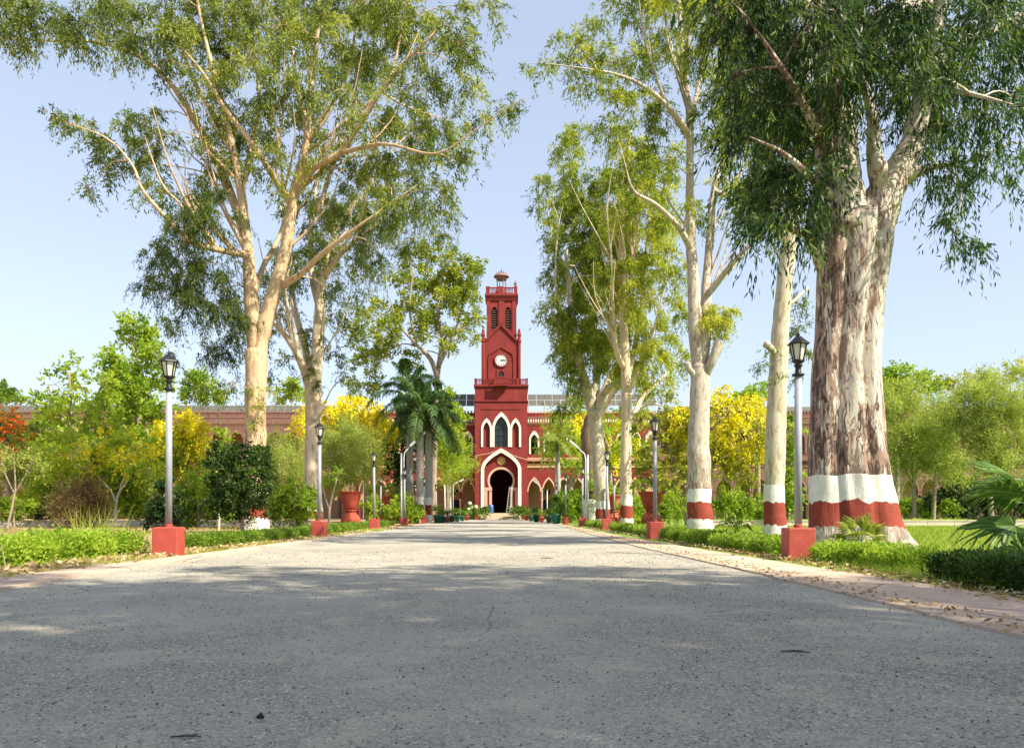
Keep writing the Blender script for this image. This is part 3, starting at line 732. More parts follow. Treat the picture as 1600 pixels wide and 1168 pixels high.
def royal_palm(label, px, D, ytop, r0, grp='royal palms left of the avenue', fr=None, nf=20, sc=1.0, lean=0.0, mat=None, shaft=1.2):
    b = P(px, HY, D); t = thing('royal_palm', label, 'palm tree', (b[0], D, 0), group=grp)
    H = CAMH+(HY-ytop)/FPX*D
    zs = np.linspace(-.1, H, 40); rr_ = r0*(1+.35*np.exp(-zs/.5)+.10*np.sin(zs/H*3.0))*(1-.18*zs/H)
    for i in range(0, 40, 3): rr_[i] *= 1.04
    pts = np.stack([lean*(zs/H)**2, 0*zs, zs], 1)
    MB().tube(pts, rr_, 16).build('trunk', mat or M['palm_trunk'], t, True)
    MB().tube([(lean, 0, H-.02), (lean, 0, H+.3), (lean, 0, H+shaft)], [r0*.86, r0*.8, r0*.35], 14).build('crownshaft', M['crownshaft'], t, True)
    rr = random.Random(int(px)); fr = fr or royal
    for k in range(nf):
        lv = k/nf; me = fr[min(3, int(lv*4))]
        part(me, 'frond', t, (lean, 0, H+shaft-.1-.25*lv), (R(rr.uniform(-10, 10)), R((-4+22*lv)), k*2.399+rr.uniform(-.2, .2)), (sc*rr.uniform(.9, 1.1),)*3)
royal_palm('left royal palm of the three, its frond tuft standing highest', 640.5, 62, 640, .27, sc=1.15)
royal_palm('middle royal palm of the three, thickest grey trunk', 656.5, 58, 664, .27, sc=.95)
royal_palm('right royal palm of the three, leaning fronds towards the tower', 669, 60, 672, .24, sc=.95)
yel = [frond_mesh(2.6, .25+.16*k, .75-.28*k, 20+k, .6, 34, M['ypalm_leaf'], .04) for k in range(4)]
royal_palm('slim grey palm with yellowish fronds right of the tower', 873.5, 72, 705, .20, 'x', yel, 15, .95, -.15)
bpy.context.scene.collection.objects[-1]
for o_ in COL.objects:
    if o_.get('group') == 'x': del o_['group']

# ---------------------------------------------------------------- pots and bushy potted plants at the far end
def broad_leaves(n, R0, H, L, seed, wfac=.35, up=.5, z0=0.0):
    """a rosette of arching broad leaves"""
    rr = np.random.default_rng(seed); mb = MB(); tint = []
    for k in range(n):
        a = rr.uniform(0, 6.283); el = rr.uniform(.15, 1.35); l = L*rr.uniform(.6, 1.1)
        d = np.array([math.cos(a)*math.cos(el), math.sin(a)*math.cos(el), math.sin(el)]); s_ = np.array([-math.sin(a), math.cos(a), 0])
        p0 = np.array([rr.normal(0, R0*.25), rr.normal(0, R0*.25), z0+rr.uniform(0, H*.35)])
        stem = p0+d*R0*rr.uniform(.3, .8)+np.array([0, 0, up*H*.3])
        pm = stem+d*l*.5; pt = stem+d*l+np.array([0, 0, -l*.5]); w_ = l*wfac*.5
        mb.add([p0-s_*.006, p0+s_*.006, stem], [(0, 1, 2)]); mb.add([stem, pm-s_*w_, pm+s_*w_+np.array([0, 0, .02]), pt, pm+np.array([0, 0, -.02])], [(0, 4, 1), (0, 2, 4), (1, 4, 3), (4, 2, 3)])
        tint += [.5]*3+[min(1, max(0, rr.normal(.5, .25)))]*5
    return mb, tint
M['leaf_green'] = leafmat('garden_leaf', [(.03, .07, .018), (.085, .17, .03), (.22, .32, .06)], .4, .45)
M['leaf_lime'] = leafmat('lime_leaf', [(.09, .15, .02), (.19, .28, .035), (.34, .40, .07)], .45, .5)
M['leaf_dark'] = leafmat('dark_leaf', [(.012, .030, .012), (.03, .06, .02), (.07, .12, .03)], .25, .4)
M['cream_flower'] = plain('cream_flower', (.75, .68, .42), .6, .1, 9)
pots = [(684, 57, 'green', .62), (699, 63, 'terracotta', .45), (706, 67, 'green', .55), (714, 70, 'green', .55), (692, 61, 'green', .5), (722, 76, 'green', .5),
        (869, 53, 'green', .68), (846, 63, 'terracotta', .45), (838, 66, 'green', .6), (858, 59, 'green', .5), (830, 73, 'green', .5), (823, 84, 'terracotta', .5), (729, 84, 'terracotta', .5)]
side = {0: 'left', 1: 'right'}
cnt = {0: 0, 1: 0}; seq = sorted(pots, key=lambda q: (q[0] > 780, q[1])); ordw = ['nearest', 'second', 'third', 'fourth', 'fifth', 'sixth', 'seventh', 'eighth', 'ninth']
colw = {'green': 'green plastic pot', 'terracotta': 'orange clay pot'}
for i, (px, D, c, h) in enumerate(seq):
    sd_ = int(px > 780); kx = cnt[sd_]; cnt[sd_] += 1
    b = P(px, HY, D)
    t = thing('flower_pot', f'{colw[c]}, {ordw[kx]} in the row on the {side[sd_]} side towards the tower', 'pot', (b[0], D, 0), group='pots lining the end of the drive')
    r = h*.5
    MB().lathe([(r*.68, 0), (r*.92, h*.82), (r*1.04, h*.83), (r*1.04, h), (r*.94, h), (r*.90, h*.86), (0, h*.86)], 20).build('pot', M['green_pot'] if c == 'green' else M['terracotta'], t, True)
    mb, ti = broad_leaves(60, r*.9, h*1.3, h*.8, i, .22 if i % 2 else .4, .8, h*.86)
    me = mb.mesh('plant', M['leaf_green'] if i % 3 else M['leaf_lime']); set_tint(me, ti); part(me, 'plant', t)
# ---------------------------------------------------------------- foliage as real leaf blades
def nrm(a): return a/(np.linalg.norm(a, axis=1)[:, None]+1e-9)
def leaf_mesh(name, P0, Dr, L, Wd, tint, mat, fold=False):
    """rhomb-shaped blades from P0 along Dr"""
    n = len(P0); s = nrm(np.cross(Dr, rng.normal(size=(n, 3)))); L = L[:, None]; Wd = Wd[:, None]
    mid = P0+Dr*L*.42
    V = np.empty((n, 4, 3)); V[:, 0] = P0; V[:, 1] = mid+s*Wd*.5; V[:, 2] = P0+Dr*L; V[:, 3] = mid-s*Wd*.5
    me = bpy.data.meshes.new(name); me.vertices.add(n*4); me.vertices.foreach_set('co', V.reshape(-1).astype(np.float32))
    me.loops.add(n*4); me.loops.foreach_set('vertex_index', np.arange(n*4, dtype=np.int32))
    me.polygons.add(n); me.polygons.foreach_set('loop_start', np.arange(0, n*4, 4, dtype=np.int32))
    me.materials.append(mat); me.update(calc_edges=True)
    set_tint(me, np.repeat(np.clip(tint, 0, 1), 4)); return me
STY = {  # leaf length, width, droop, leaves per spray, spray length, spray scatter
 'euc':   dict(L=.17, W=.040, droop=1.3, ns=18, sl=.50, flop=.9, jit=.04),
 'eucR':  dict(L=.16, W=.030, droop=1.6, ns=20, sl=.55, flop=1.1, jit=.035, rnd=.65),
 'broad': dict(L=.16, W=.10, droop=.25, ns=10, sl=.40, flop=.35),
 'wisp':  dict(L=.12, W=.022, droop=.1, ns=16, sl=.55, flop=.1),
 'hang':  dict(L=.11, W=.085, droop=1.2, ns=22, sl=.55, flop=1.3),
}
def sprays(C, rad, n, sty, tint_c, sc=1.0, out_c=None):
    """leaf bases, directions, sizes, tints for n sprays scattered round the centre C"""
    st = STY[sty]; k = st['ns']
    p = rng.normal(size=(n, 3)); p = nrm(p)*(rng.random(n)**.42)[:, None]*rad+C
    o = p-(C if out_c is None else out_c); o = nrm(o+rng.normal(size=(n, 3))*.3)
    o[:, 2] += .15; o = nrm(o)
    t = rng.random((n, k)); g = st['flop']
    sl = st['sl']*sc*rng.uniform(.5, 1.2, n)
    base = p[:, None, :]+o[:, None, :]*(t*sl[:, None])[..., None]
    base[..., 2] -= (t**2)*sl[:, None]*g
    base += rng.normal(size=base.shape)*st.get('jit', .05)*sc
    d = rng.normal(size=base.shape)*st.get('rnd', .8)+o[:, None, :]*.8; d[..., 2] -= st['droop']
    base = base.reshape(-1, 3); d = nrm(d.reshape(-1, 3)); m = len(base)
    ti = np.repeat(tint_c+rng.normal(0, .10, n), k)+rng.normal(0, .13, m)
    return base, d, st['L']*sc*rng.uniform(.6, 1.25, m), st['W']*sc*rng.uniform(.7, 1.2, m), ti

DENS = 1.45
class Tree:
    def __init__(s, name, label, cat, px, D, bark, group=None, bx=None):
        s.D = D; s.b = P(px, HY, D); s.b[2] = 0; s.t = thing(name, label, cat, tuple(s.b), group=group)
        s.bark = bark; s.mb = MB(); s.nodes = []; s.leaf = []; s.rr = np.random.default_rng(int(px*13+D*7)); s.fl = []
    def w(s, px, py, dd=0.0): return P(px, py, s.D+dd)-s.b
    def limb(s, pts, sides=10, root=False):
        """pts: (px, py, radius px[, depth offset])"""
        q = np.array([s.w(p[0], p[1], p[3] if len(p) > 3 else 0) for p in pts]); r = np.array([p[2]*(s.D+(p[3] if len(p) > 3 else 0))/FPX for p in pts])
        if root: q[0][2] = -.15
        if len(q) > 3 and r[-1] < .12 and not root:      # draw the tip out thin and a little crooked
            e = q[-1]-q[-2]; q = np.vstack([q, q[-1]+e*.45+s.rr.normal(size=3)*.08*np.linalg.norm(e)]); f = np.linspace(1, .55, len(r)); r = np.append(r*f, .006)
        s.path(q, r, sides)
    def path(s, q, r, sides=8, seg=None, wob=.0, store=True):
        n = len(q); m = seg or max(6, (n-1)*6)
        # Catmull-Rom through the points
        u = np.linspace(0, n-1, m); Q = np.empty((m, 3)); Rr = np.interp(u, np.arange(n), r)
        pp = np.vstack([2*q[0]-q[1], q, 2*q[-1]-q[-2]])
        for i, x in enumerate(u):
            k = min(int(x), n-2); f = x-k; a, b, c, d = pp[k:k+4]
            Q[i] = .5*((2*b)+(-a+c)*f+(2*a-5*b+4*c-d)*f*f+(-a+3*b-3*c+d)*f**3)
        big = r[0] > .09; jit = s.rr.normal(size=Q.shape)*Rr[:, None]*(.03 if big else .16); jit[0] = 0; Q = Q+jit
        Rr = Rr*(1+s.rr.normal(size=m)*.022)
        s.mb.tube(Q, Rr, sides, 0, True)
        if store: s.nodes += [(Q[i], Rr[i]) for i in range(m)]
    def crown(s, cl, sty='euc', lai=1.6, sc=1.0, spread=2.0, sub=16, tint=.5, tvar=.16, twigs=True, subr=.27, flat=1.0, minr=.02, kfac=.021):
        st = STY[sty]; la = st['L']*st['W']*sc*sc*.34; per = st['ns']
        NP = np.array([p for p, r in s.nodes]) if s.nodes else None; NR = np.array([r for p, r in s.nodes]) if s.nodes else None
        items = []
        for c in cl:
            px, py, rp = c[:3]; dd = c[3] if len(c) > 3 else s.rr.uniform(-spread, spread); tt = c[4] if len(c) > 4 else tint
            items.append((s.w(px, py, dd), rp*(s.D+dd)/FPX, tt))
        if NP is not None: items.sort(key=lambda it: np.min(np.linalg.norm(NP-it[0], axis=1)))
        for C, r, tt in items:
            loc_nodes = None
            if twigs and len(s.nodes):
                NP = np.array([p for p, _ in s.nodes]); NR = np.array([x for _, x in s.nodes])
                dist = np.linalg.norm(NP-C, axis=1); cost = dist+1.0*np.maximum(0, NP[:, 2]-C[2]+.1*r)-.6*r*(NR > .03)+np.where(NR < minr, r*.8, 0)
                k = int(np.argmin(cost)); p0, r0 = NP[k], NR[k]; Ld = np.linalg.norm(C-p0)
                if Ld > .25*r:
                    mid = (p0+C)/2+np.array([0, 0, .12*Ld])+s.rr.normal(size=3)*.06*Ld
                    ra = min(r0*.7, max(.012*sc, Ld*kfac)); q = np.array([p0, mid, C+s.rr.normal(size=3)*r*.15])
                    s.path(q, np.array([ra, ra*.7, ra*.4]), 6, 7)
                    tail = [(p, x) for p, x in s.nodes[-7:]]
                else: tail = [(p0, r0)]
                loc_nodes = tail
            nsub = max(4, int(sub*s.rr.uniform(.8, 1.2)))
            nl = DENS*lai*math.pi*r*r/la; nspray = nl/per/nsub
            sc_ = s.rr.normal(size=(nsub, 3)); sc_ = nrm(sc_)*(s.rr.random(nsub)**.5)[:, None]*r*.85*np.array([1, 1, flat])+C
            for q in sc_:
                t_ = tt+s.rr.normal(0, tvar)
                s.leaf.append(sprays(q, r*subr*s.rr.uniform(.7, 1.25), max(1, int(nspray*s.rr.uniform(.5, 1.5)+s.rr.random())), sty, t_, sc, C))
                if twigs and loc_nodes:
                    j = int(np.argmin([np.linalg.norm(p-q)+.4*max(0, p[2]-q[2]) for p, _ in loc_nodes])); p0, r0 = loc_nodes[j]
                    Ld = np.linalg.norm(q-p0); ra = min(r0*.6, max(.006*sc, Ld*.010))
                    s.path(np.array([p0, (p0+q)/2+np.array([0, 0, .1*Ld])+s.rr.normal(size=3)*.07*Ld, q]), np.array([ra, ra*.7, ra*.25]), 4, 5, store=False)
    def shoots(s, n, ln, r, minr=.05, zmin=0.0, out=.35):
        c = [(p, x) for p, x in s.nodes if x > minr and p[2] > zmin]
        ax = np.mean([p for p, _ in c], axis=0)
        for _ in range(n):
            p, x = c[int(s.rr.integers(len(c)))]; o = (p-ax)*[1, 1, 0]; o = o/(np.linalg.norm(o)+.3)
            L = ln*s.rr.uniform(.5, 1.1); v = o*out+s.rr.normal(size=3)*[.22, .22, .1]+[0, 0, 1]; v /= np.linalg.norm(v)
            side = o*s.rr.uniform(.1, .35)*L+s.rr.normal(size=3)*.05*L
            q = np.array([p, p+side*.6+v*L*.28, p+side+v*L*.62, p+side*.9+v*L]); ra = min(x*.6, r*s.rr.uniform(.6, 1.2))
            s.path(q, np.array([ra, ra*.8, ra*.5, .008]), 6, 9)
    def leafparts(s, name, mat):
        if not s.leaf: return
        A = [np.concatenate(x) for x in zip(*s.leaf)]; s.leaf = []
        me = leaf_mesh(name, *A, mat); part(me, name, s.t)
    def done(s, mat, wood='trunk', crown='crown'):
        if s.mb.n: s.mb.build(wood, s.bark, s.t, True)
        s.leafparts(crown, mat); return s

L_ = {}
L_['euc_a'] = leafmat('eucalyptus_leaf_olive', [(.034, .062, .018), (.130, .180, .036), (.36, .39, .080)], .45, .45)
L_['euc_b'] = leafmat('eucalyptus_leaf_lime', [(.050, .085, .018), (.180, .240, .030), (.42, .44, .060)], .50, .5)
L_['euc_d'] = leafmat('eucalyptus_leaf_deep', [(.014, .036, .018), (.052, .098, .030), (.18, .26, .055)], .42, .4)
L_['lime'] = leafmat('broad_leaf_lime', [(.08, .14, .016), (.20, .31, .030), (.40, .48, .055)], .50, .5)
L_['olive'] = leafmat('broad_leaf_olive', [(.07, .10, .015), (.21, .24, .03), (.40, .38, .055)], .48, .5)
L_['mist'] = leafmat('fine_leaf_pale', [(.11, .15, .035), (.25, .32, .07), (.44, .48, .14)], .45, .6)
L_['deep'] = leafmat('broad_leaf_deep', [(.012, .028, .010), (.032, .065, .018), (.09, .15, .03)], .3, .4)
L_['yellow'] = leafmat('yellow_blossom', [(.46, .40, .01), (.74, .65, .012), (.88, .84, .09)], .4, .6, 1.1)
L_['orange'] = leafmat('orange_blossom', [(.45, .06, .01), (.68, .14, .015), (.75, .26, .03)], .35, .6, 1.1)
L_['brown'] = leafmat('dry_leaf', [(.09, .06, .025), (.20, .14, .06), (.32, .25, .11)], .3, .7)
B_ = {}
B_['L1'] = barkmat('bark_golden', (.56, .43, .27), (.38, .23, .13), (.12, .08, .06), .36, (1.72, 1.20, .52), .17, 1.0, lowh=6.0)
B_['L2'] = barkmat('bark_cream', (.60, .50, .37), (.40, .29, .19), (.13, .09, .07), .30, (1.6, .85, .35), .05, 1.0)
B_['R1'] = barkmat('bark_flaking', (.60, .54, .46), (.29, .19, .15), (.085, .055, .045), .47, (1.37, .88, .42), .10, 1.5, False, lowh=7.5, dk=.012, lat=.06)
B_['R2'] = barkmat('bark_pale', (.56, .50, .38), (.36, .28, .19), (.17, .11, .08), .34, (1.56, 1.02, .32), .05, 1.2)
B_['R3'] = barkmat('bark_grey_cream', (.52, .46, .385), (.32, .24, .18), (.13, .09, .07), .52, (1.72, 1.17, .43), .10, 1.2, lowh=4)
B_['R5'] = barkmat('bark_warm', (.66, .55, .40), (.46, .31, .18), (.22, .14, .09), .22, (1.9, 1.2, .4), .03, 1.0)
B_['stump'] = barkmat('bark_rough', (.26, .18, .12), (.17, .11, .075), (.07, .05, .04), .6, (1.8, .1, .05), .2, 1.4)
B_['plain'] = barkmat('bark_grey_brown', (.32, .26, .19), (.20, .15, .11), (.09, .065, .05), .4)
B_['pale'] = barkmat('bark_pale_young', (.52, .48, .38), (.36, .30, .22), (.16, .12, .09), .25)

# ---- left: the great golden eucalyptus
a = Tree('eucalyptus_tree', 'huge golden-barked eucalyptus on the left, forked in two, spreading over half the sky', 'tree', 400, 35, B_['L1'])
a.limb([(400,832,22),(400,800,18.5),(400,740,16.5),(399,660,16),(400,590,16),(401,545,17.5)], 24, True)
a.limb([(399,560,12),(396,510,12.5),(391,440,12),(386,380,9.5),(378,310,8.5),(365,240,7),(345,150,5.5),(328,90,4.5),(310,10,3.5),(300,-60,2.5)], 14)
a.limb([(404,555,12),(416,500,12.5),(433,440,11.5),(449,375,10.5),(459,310,9),(472,265,8.5),(482,200,7),(487,120,6),(497,45,5),(500,-60,3)], 14)
a.limb([(386,385,7),(370,330,7,1),(350,275,7,1.5),(320,215,6.5,2),(290,165,5.5,2.5),(258,120,5,2.5),(215,88,4,3),(150,66,3,3),(70,64,2,3),(-10,60,1.5,3)], 10)
a.limb([(386,398,6),(350,392,5.5,-1),(300,378,5,-2),(265,345,4.2,-2.5),(225,300,3.4,-3),(205,255,2.6,-3),(165,215,2,-3),(100,190,1.2,-3)], 9)
a.limb([(292,372,3.5,-2),(285,325,3,-2.4),(255,290,2.4,-2.6),(235,240,1.8,-2.6)], 8)
a.limb([(456,318,7),(430,280,6,-1),(395,225,5,-2),(352,170,4.2,-2.5),(318,115,3,-3),(280,70,2,-3)], 9)
a.limb([(462,298,7),(490,262,6.5,-.6),(530,240,6,-1),(558,200,5.5,-1.5),(590,150,5,-2),(625,105,4,-2.5),(660,70,3,-3),(700,30,2,-3)], 10)
a.limb([(545,222,4,-1.2),(575,170,3.6,-.5),(610,120,3,0),(625,60,2.4,0),(640,0,2,0)], 8)
a.limb([(441,446,6),(470,428,5,-1),(505,395,4.6,-2),(535,372,4,-2.5),(572,345,3,-3),(615,315,2,-3),(650,290,1.5,-3)], 9)
a.limb([(362,235,5),(340,190,4.5,1),(300,120,4,2),(280,50,3,3),(262,-10,2,3)], 8)
a.limb([(482,205,5),(465,140,4,1.5),(455,60,3,2),(450,-20,2,2)], 8)
a.limb([(395,470,5),(410,420,5,1.6),(440,360,4,3),(470,250,4,4),(540,120,3.5,5),(560,0,2.5,5)], 8)
a.limb([(378,300,5),(392,230,4.5,1.5),(405,150,4,2),(395,60,3,2),(390,-30,2,2)], 8)
a.limb([(530,240,4,-1),(600,225,3,-3),(680,240,2.2,-4),(740,205,1.5,-4.5),(800,165,1,-5)], 7)
a.limb([(497,330,4,3),(520,260,3.6,4),(545,190,3,4),(560,120,2.5,4)], 7)
hi = [(30,30,38),(-10,60,30),(80,20,45),(130,40,40),(170,20,50),(225,40,50),(280,20,55),(330,60,50),(200,75,25),(260,100,25),(40,65,22),(0,10,35),
 (85,183,15),(105,195,16),(130,200,22),(160,225,28),(200,185,26),(240,180,20),(140,295,16),(175,265,25),(205,235,32),(250,215,28),(255,300,30),(235,265,25)]
mid = [(330,150,50),(385,90,60),(400,190,50),(350,250,42),(440,40,60),(450,140,50),(510,60,60),(540,150,48),(430,260,38),(505,235,42),(590,80,60),(600,190,50),(660,50,52),(650,140,46),(705,40,40),(720,115,36),(690,190,45),(640,260,45),(785,165,20),(750,180,22),(765,15,25),(700,260,32),(565,280,42),(808,172,10),(740,235,18),(620,10,60),(480,0,60),(560,0,60),(350,0,60),(400,20,60),(290,70,40),(690,305,26),(590,240,40),(660,215,40),(720,70,30),(555,95,50),(470,200,40),(370,210,42),(520,330,32),(610,300,36)]
low = [(250,400,28),(240,455,26),(262,510,18),(285,425,38),(300,475,34),(335,410,36),(345,490,36),(330,335,42),(290,335,34),(280,380,30),(340,555,22),(370,520,24),(310,300,30),(355,450,30),(325,540,15),(270,560,12),(365,600,16),(320,600,9)]
rhang = [(625,335,38),(675,330,30),(560,365,34),(600,415,20),(560,420,22),(690,370,18),(650,375,22),(705,340,14),(565,460,12),(630,395,14),(520,455,20)]
a.shoots(40, 5.5, .075, .13, 11)
a.crown(hi, 'euc', 1.3, 1.3, 3.0, 15, .42, .16)
a.crown(mid, 'euc', 1.15, 1.3, 4.5, 16, .58, .18)
a.crown(low, 'eucR', 1.6, 1.2, 3.0, 13, .22, .12)
a.crown(rhang, 'eucR', 1.3, 1.2, 3.0, 12, .42, .14)
a.crown([(300,-90,90),(450,-120,90),(600,-90,90),(170,-60,70),(520,-200,80)], 'euc', .8, 1.5, 4, 12, .5, .14)
a.crown([(393,610,12,-.8),(408,640,12,-.8),(395,665,9,-.8),(425,610,10,-.4)], 'euc', 1.0, .7, .3, 5, .8, .1, True)
a.done(L_['euc_a'])

b2 = Tree('eucalyptus_tree', 'second eucalyptus on the left with pale straight trunk behind a lamp post', 'tree', 490, 45, B_['L2'])
b2.limb([(492,822,15),(490,790,13.5),(489,720,13),(490,650,12.5),(489,600,13)], 20, True)
b2.limb([(490,605,11),(496,550,10.5),(500,480,10),(505,420,8),(520,375,6.5),(545,330,5),(580,290,3.5),(610,240,2.5)], 12)
b2.limb([(486,610,8),(470,565,7,-1),(450,530,6,-1.5),(430,508,4.5,-2),(405,490,3,-2.5)], 9)
b2.limb([(487,600,7),(477,545,6.5,1),(462,490,5.5,1.5),(452,440,4.5,2),(445,380,3.5,2),(440,330,2.5,2)], 9)
b2.limb([(500,480,7),(488,430,6.5,.8),(485,370,5.5,1.4),(492,310,4.5,2),(500,250,3,2)], 9)
b2.limb([(470,560,4,-.8),(455,500,3.6,-1),(445,450,3,-1.2),(455,410,2,-1)], 7)
b2.limb([(502,440,5),(530,400,4.4,-1.5),(565,370,3.6,-2.5),(600,345,2.6,-3),(640,330,1.8,-3)], 8)
b2.limb([(490,655,5,-.4),(501,640,6,-.5),(506,632,6,-.5)], 8)
b2.shoots(20, 5.0, .07, .11, 8)
b2.crown([(470,420,32),(440,475,28),(520,415,32),(478,525,20),(545,330,42),(590,330,36),(520,555,18),(545,480,22),(448,560,14),(420,592,12),(420,440,28),(500,380,32),(440,400,32),(480,340,40),(520,500,20),(415,520,18),(390,560,14),(560,520,16),(600,360,26),(540,585,14),(575,400,22),(640,330,22),(455,600,9)], 'euc', 1.35, 1.35, 3.5, 13, .38, .15)
b2.crown([(485,580,10,-.8),(500,600,9,-.8),(488,560,8,-.8),(503,530,7,-.8)], 'euc', 1.2, .9, .3, 4, .35, .1)
b2.done(L_['euc_a'])

# ---- right: the tall grey and cream tree
a = Tree('eucalyptus_tree', 'tall grey and cream eucalyptus with white, red and white painted rings, forking high up', 'tree', 1094, 34, B_['R3'])
a.limb([(1095,830,22),(1094,812,20),(1093,770,18),(1092,700,17.5),(1093,640,15.5),(1094,585,14.5),(1096,570,14)], 22, True)
a.limb([(1094,585,11),(1087,520,12),(1084,450,11),(1080,380,10),(1078,300,8.5),(1078,200,8),(1072,130,6.5),(1064,60,5.5),(1060,-60,3.5)], 14)
a.limb([(1096,590,9),(1102,520,10),(1104,450,9,.6),(1109,380,8,1),(1114,310,7,1.4),(1122,270,5.5,1.6),(1140,225,4,2),(1150,160,3,2)], 12)
a.limb([(1104,462,6,.4),(1122,440,5.5,0),(1150,405,4.8,-1),(1185,370,4,-1.5),(1215,345,3,-2)], 9)
a.limb([(1099,592,7),(1112,565,7,-.4),(1121,543,7.5,-.5),(1124,535,7.5,-.5)], 10)
a.limb([(1090,592,5),(1078,578,5,-.3),(1072,566,5,-.4)], 8)
a.limb([(1081,390,6),(1060,355,5,-1),(1025,320,4.2,-2),(992,300,3.2,-2.5),(980,270,2,-2.5)], 9)
a.limb([(1078,215,6),(1055,180,5,-1),(1020,145,4,-2),(975,120,3,-2.5),(920,108,2,-3),(855,100,1.2,-3)], 9)
a.limb([(1076,170,5),(1055,100,4,1),(1040,30,3,1.5),(1030,-40,2,1.5)], 8)
a.limb([(1079,190,5),(1095,120,4,1),(1105,50,3,1.5),(1115,-30,2,1.5)], 8)
a.limb([(1070,120,4),(1075,50,4,-1),(1085,-20,3,-1)], 8)
a.limb([(1118,300,4,1.4),(1140,310,3.4,.6),(1160,330,2.5,0)], 7)
a.shoots(26, 4.5, .06, .08, 10)
a.crown([(1100,20,50),(1040,20,42),(980,15,34),(1150,50,45),(1130,130,42),(1095,190,34),(1040,85,38),(1150,210,38),(1000,85,34),(955,85,28),(900,60,22),(880,100,20),(850,102,15),(825,108,8),(935,135,30),(975,160,34),(1025,170,36),(930,30,20),(950,200,28),(1135,280,26),(1045,250,32),(1085,320,18),(1170,150,45),(1160,290,22),(920,90,25),(1020,230,30),(1000,290,22),(1080,90,40),(1060,-30,60),(1130,-20,60),(1000,-40,50),(900,130,14),(870,60,12)], 'euc', 1.35, 1.15, 3.0, 13, .55, .16)
a.crown([(1118,500,24,-.5),(1108,480,14,-.5),(1130,515,16,-.5),(1135,490,14,-.5)], 'euc', 1.9, .9, 1, 9, .95, .1)
a.crown([(1090,345,14),(1118,345,14),(1145,325,14)], 'euc', 1.2, 1.1, 1, 7, .15, .1)
a.done(L_['euc_b'])

a = Tree('eucalyptus_tree', 'pale leaning eucalyptus trunk just left of the huge patchy tree, crown hidden in its foliage', 'tree', 1211, 25, B_['R2'])
a.limb([(1212,838,19),(1211,815,17),(1210,760,15.5),(1212,690,15.5),(1214,620,14.5),(1218,540,13.5),(1225,450,12),(1234,370,11.5),(1243,280,10),(1252,180,9),(1260,60,7),(1262,-60,5)], 18, True)
a.limb([(1217,560,5),(1205,545,5.5,-.2),(1196,536,6,-.3)], 8)
a.limb([(1226,480,3),(1240,470,3,.6),(1262,450,2,1)], 6)
a.limb([(1245,260,6),(1220,200,5,1),(1195,120,4,1.5),(1190,20,3,1.5)], 8)
a.crown([(1246,515,16,1),(1250,480,18,1),(1240,550,14,1),(1258,550,14,1),(1235,470,12,1),(1203,545,9,-.4),(1192,570,8,-.4),(1255,590,12,1),(1222,590,8,-.5),(1185,578,7,-.3)], 'euc', .9, .75, .5, 7, .45, .15)
a.crown([(1240,290,50),(1260,190,60),(1195,250,48),(1200,130,60),(1170,60,60),(1220,30,70),(1180,190,45),(1165,340,18),(1185,310,30),(1215,350,26)], 'euc', 1.3, 1.1, 2.5, 14, .35, .14)
a.done(L_['euc_a'])

# ---- right: the huge patchy trunk, modelled with lobes and a flared root
def big_trunk(t, mat):
    D = 15.0; s = D/FPX
    prof = [(868,1337,80),(855,1337,76),(835,1334,71),(812,1331,67),(780,1329,65),(740,1325,61.5),(680,1322,57.5),(620,1321,54),(560,1322,51.5),(500,1325,50.5),(450,1329,52),(420,1332,54),(390,1335,56),(360,1338,55),(335,1341,50)]
    zs = [(p[0]) for p in prof][::-1]; NZ = 90; NA = 72; V = []; F = []
    for i in range(NZ):
        py = 868+(335-868)*i/(NZ-1); z = CAMH+(HY-py)*s-.0; z = max(z, -.15) if i else -.15
        cx = (np.interp(py, zs, [p[1] for p in prof][::-1])-1330)*s; rw = np.interp(py, zs, [p[2] for p in prof][::-1])*s
        fl = math.exp(-max(0, z)/.42)
        for j in range(NA):
            a = 2*math.pi*j/NA
            lobes = .055*math.cos(2*(a+.25))+.050*math.cos(3*a+1.9+.10*z)+.028*math.cos(5*a+.8-.16*z)+.018*math.cos(9*a+z*.5)
            gr = -.26*math.exp(-((((a-math.radians(288)-.02*z)+math.pi) % (2*math.pi)-math.pi)/.13)**2)*(1-.25*math.sin(z*1.3))
            gr += -.16*math.exp(-((((a-math.radians(236)+.04*math.sin(z))+math.pi) % (2*math.pi)-math.pi)/.13)**2)
            ro = fl*(.20*max(0, math.cos(2.5*(a+.35)))**2+.26*max(0, math.cos(a-R(335)))**14)
            n_ = .012*math.sin(7*a+z*4.1)+.012*math.sin(13*a-z*3.1+1)
            r = rw*.93*(1+lobes+gr+ro+n_)
            V.append((cx+r*math.cos(a), r*.92*math.sin(a), z))
    for i in range(NZ-1):
        for j in range(NA): j2 = (j+1) % NA; F.append((i*NA+j, i*NA+j2, (i+1)*NA+j2, (i+1)*NA+j))
    t.mb.add(V, F)
a = Tree('eucalyptus_tree', 'largest trunk at the right, patchy brown and white with broad painted white and red rings', 'tree', 1330, 15, B_['R1'])
big_trunk(a, None)
a.limb([(1318,365,44),(1312,300,38),(1306,230,36),(1304,150,35),(1298,60,33),(1290,-60,28),(1285,-260,18),(1290,-500,8)], 20)
a.limb([(1345,385,42),(1362,345,38),(1385,300,30),(1405,262,25),(1425,225,22),(1440,160,19),(1452,90,17),(1470,0,15),(1500,-150,9),(1520,-300,5)], 20)
a.limb([(1395,290,15),(1425,272,12,-.15),(1452,262,8,-.25),(1485,258,5,-.4),(1510,262,3,-.5)], 10)
a.limb([(1385,330,14),(1372,270,17,-.25),(1366,240,15,-.3),(1362,180,12,-.3),(1340,90,9,-.4)], 12)
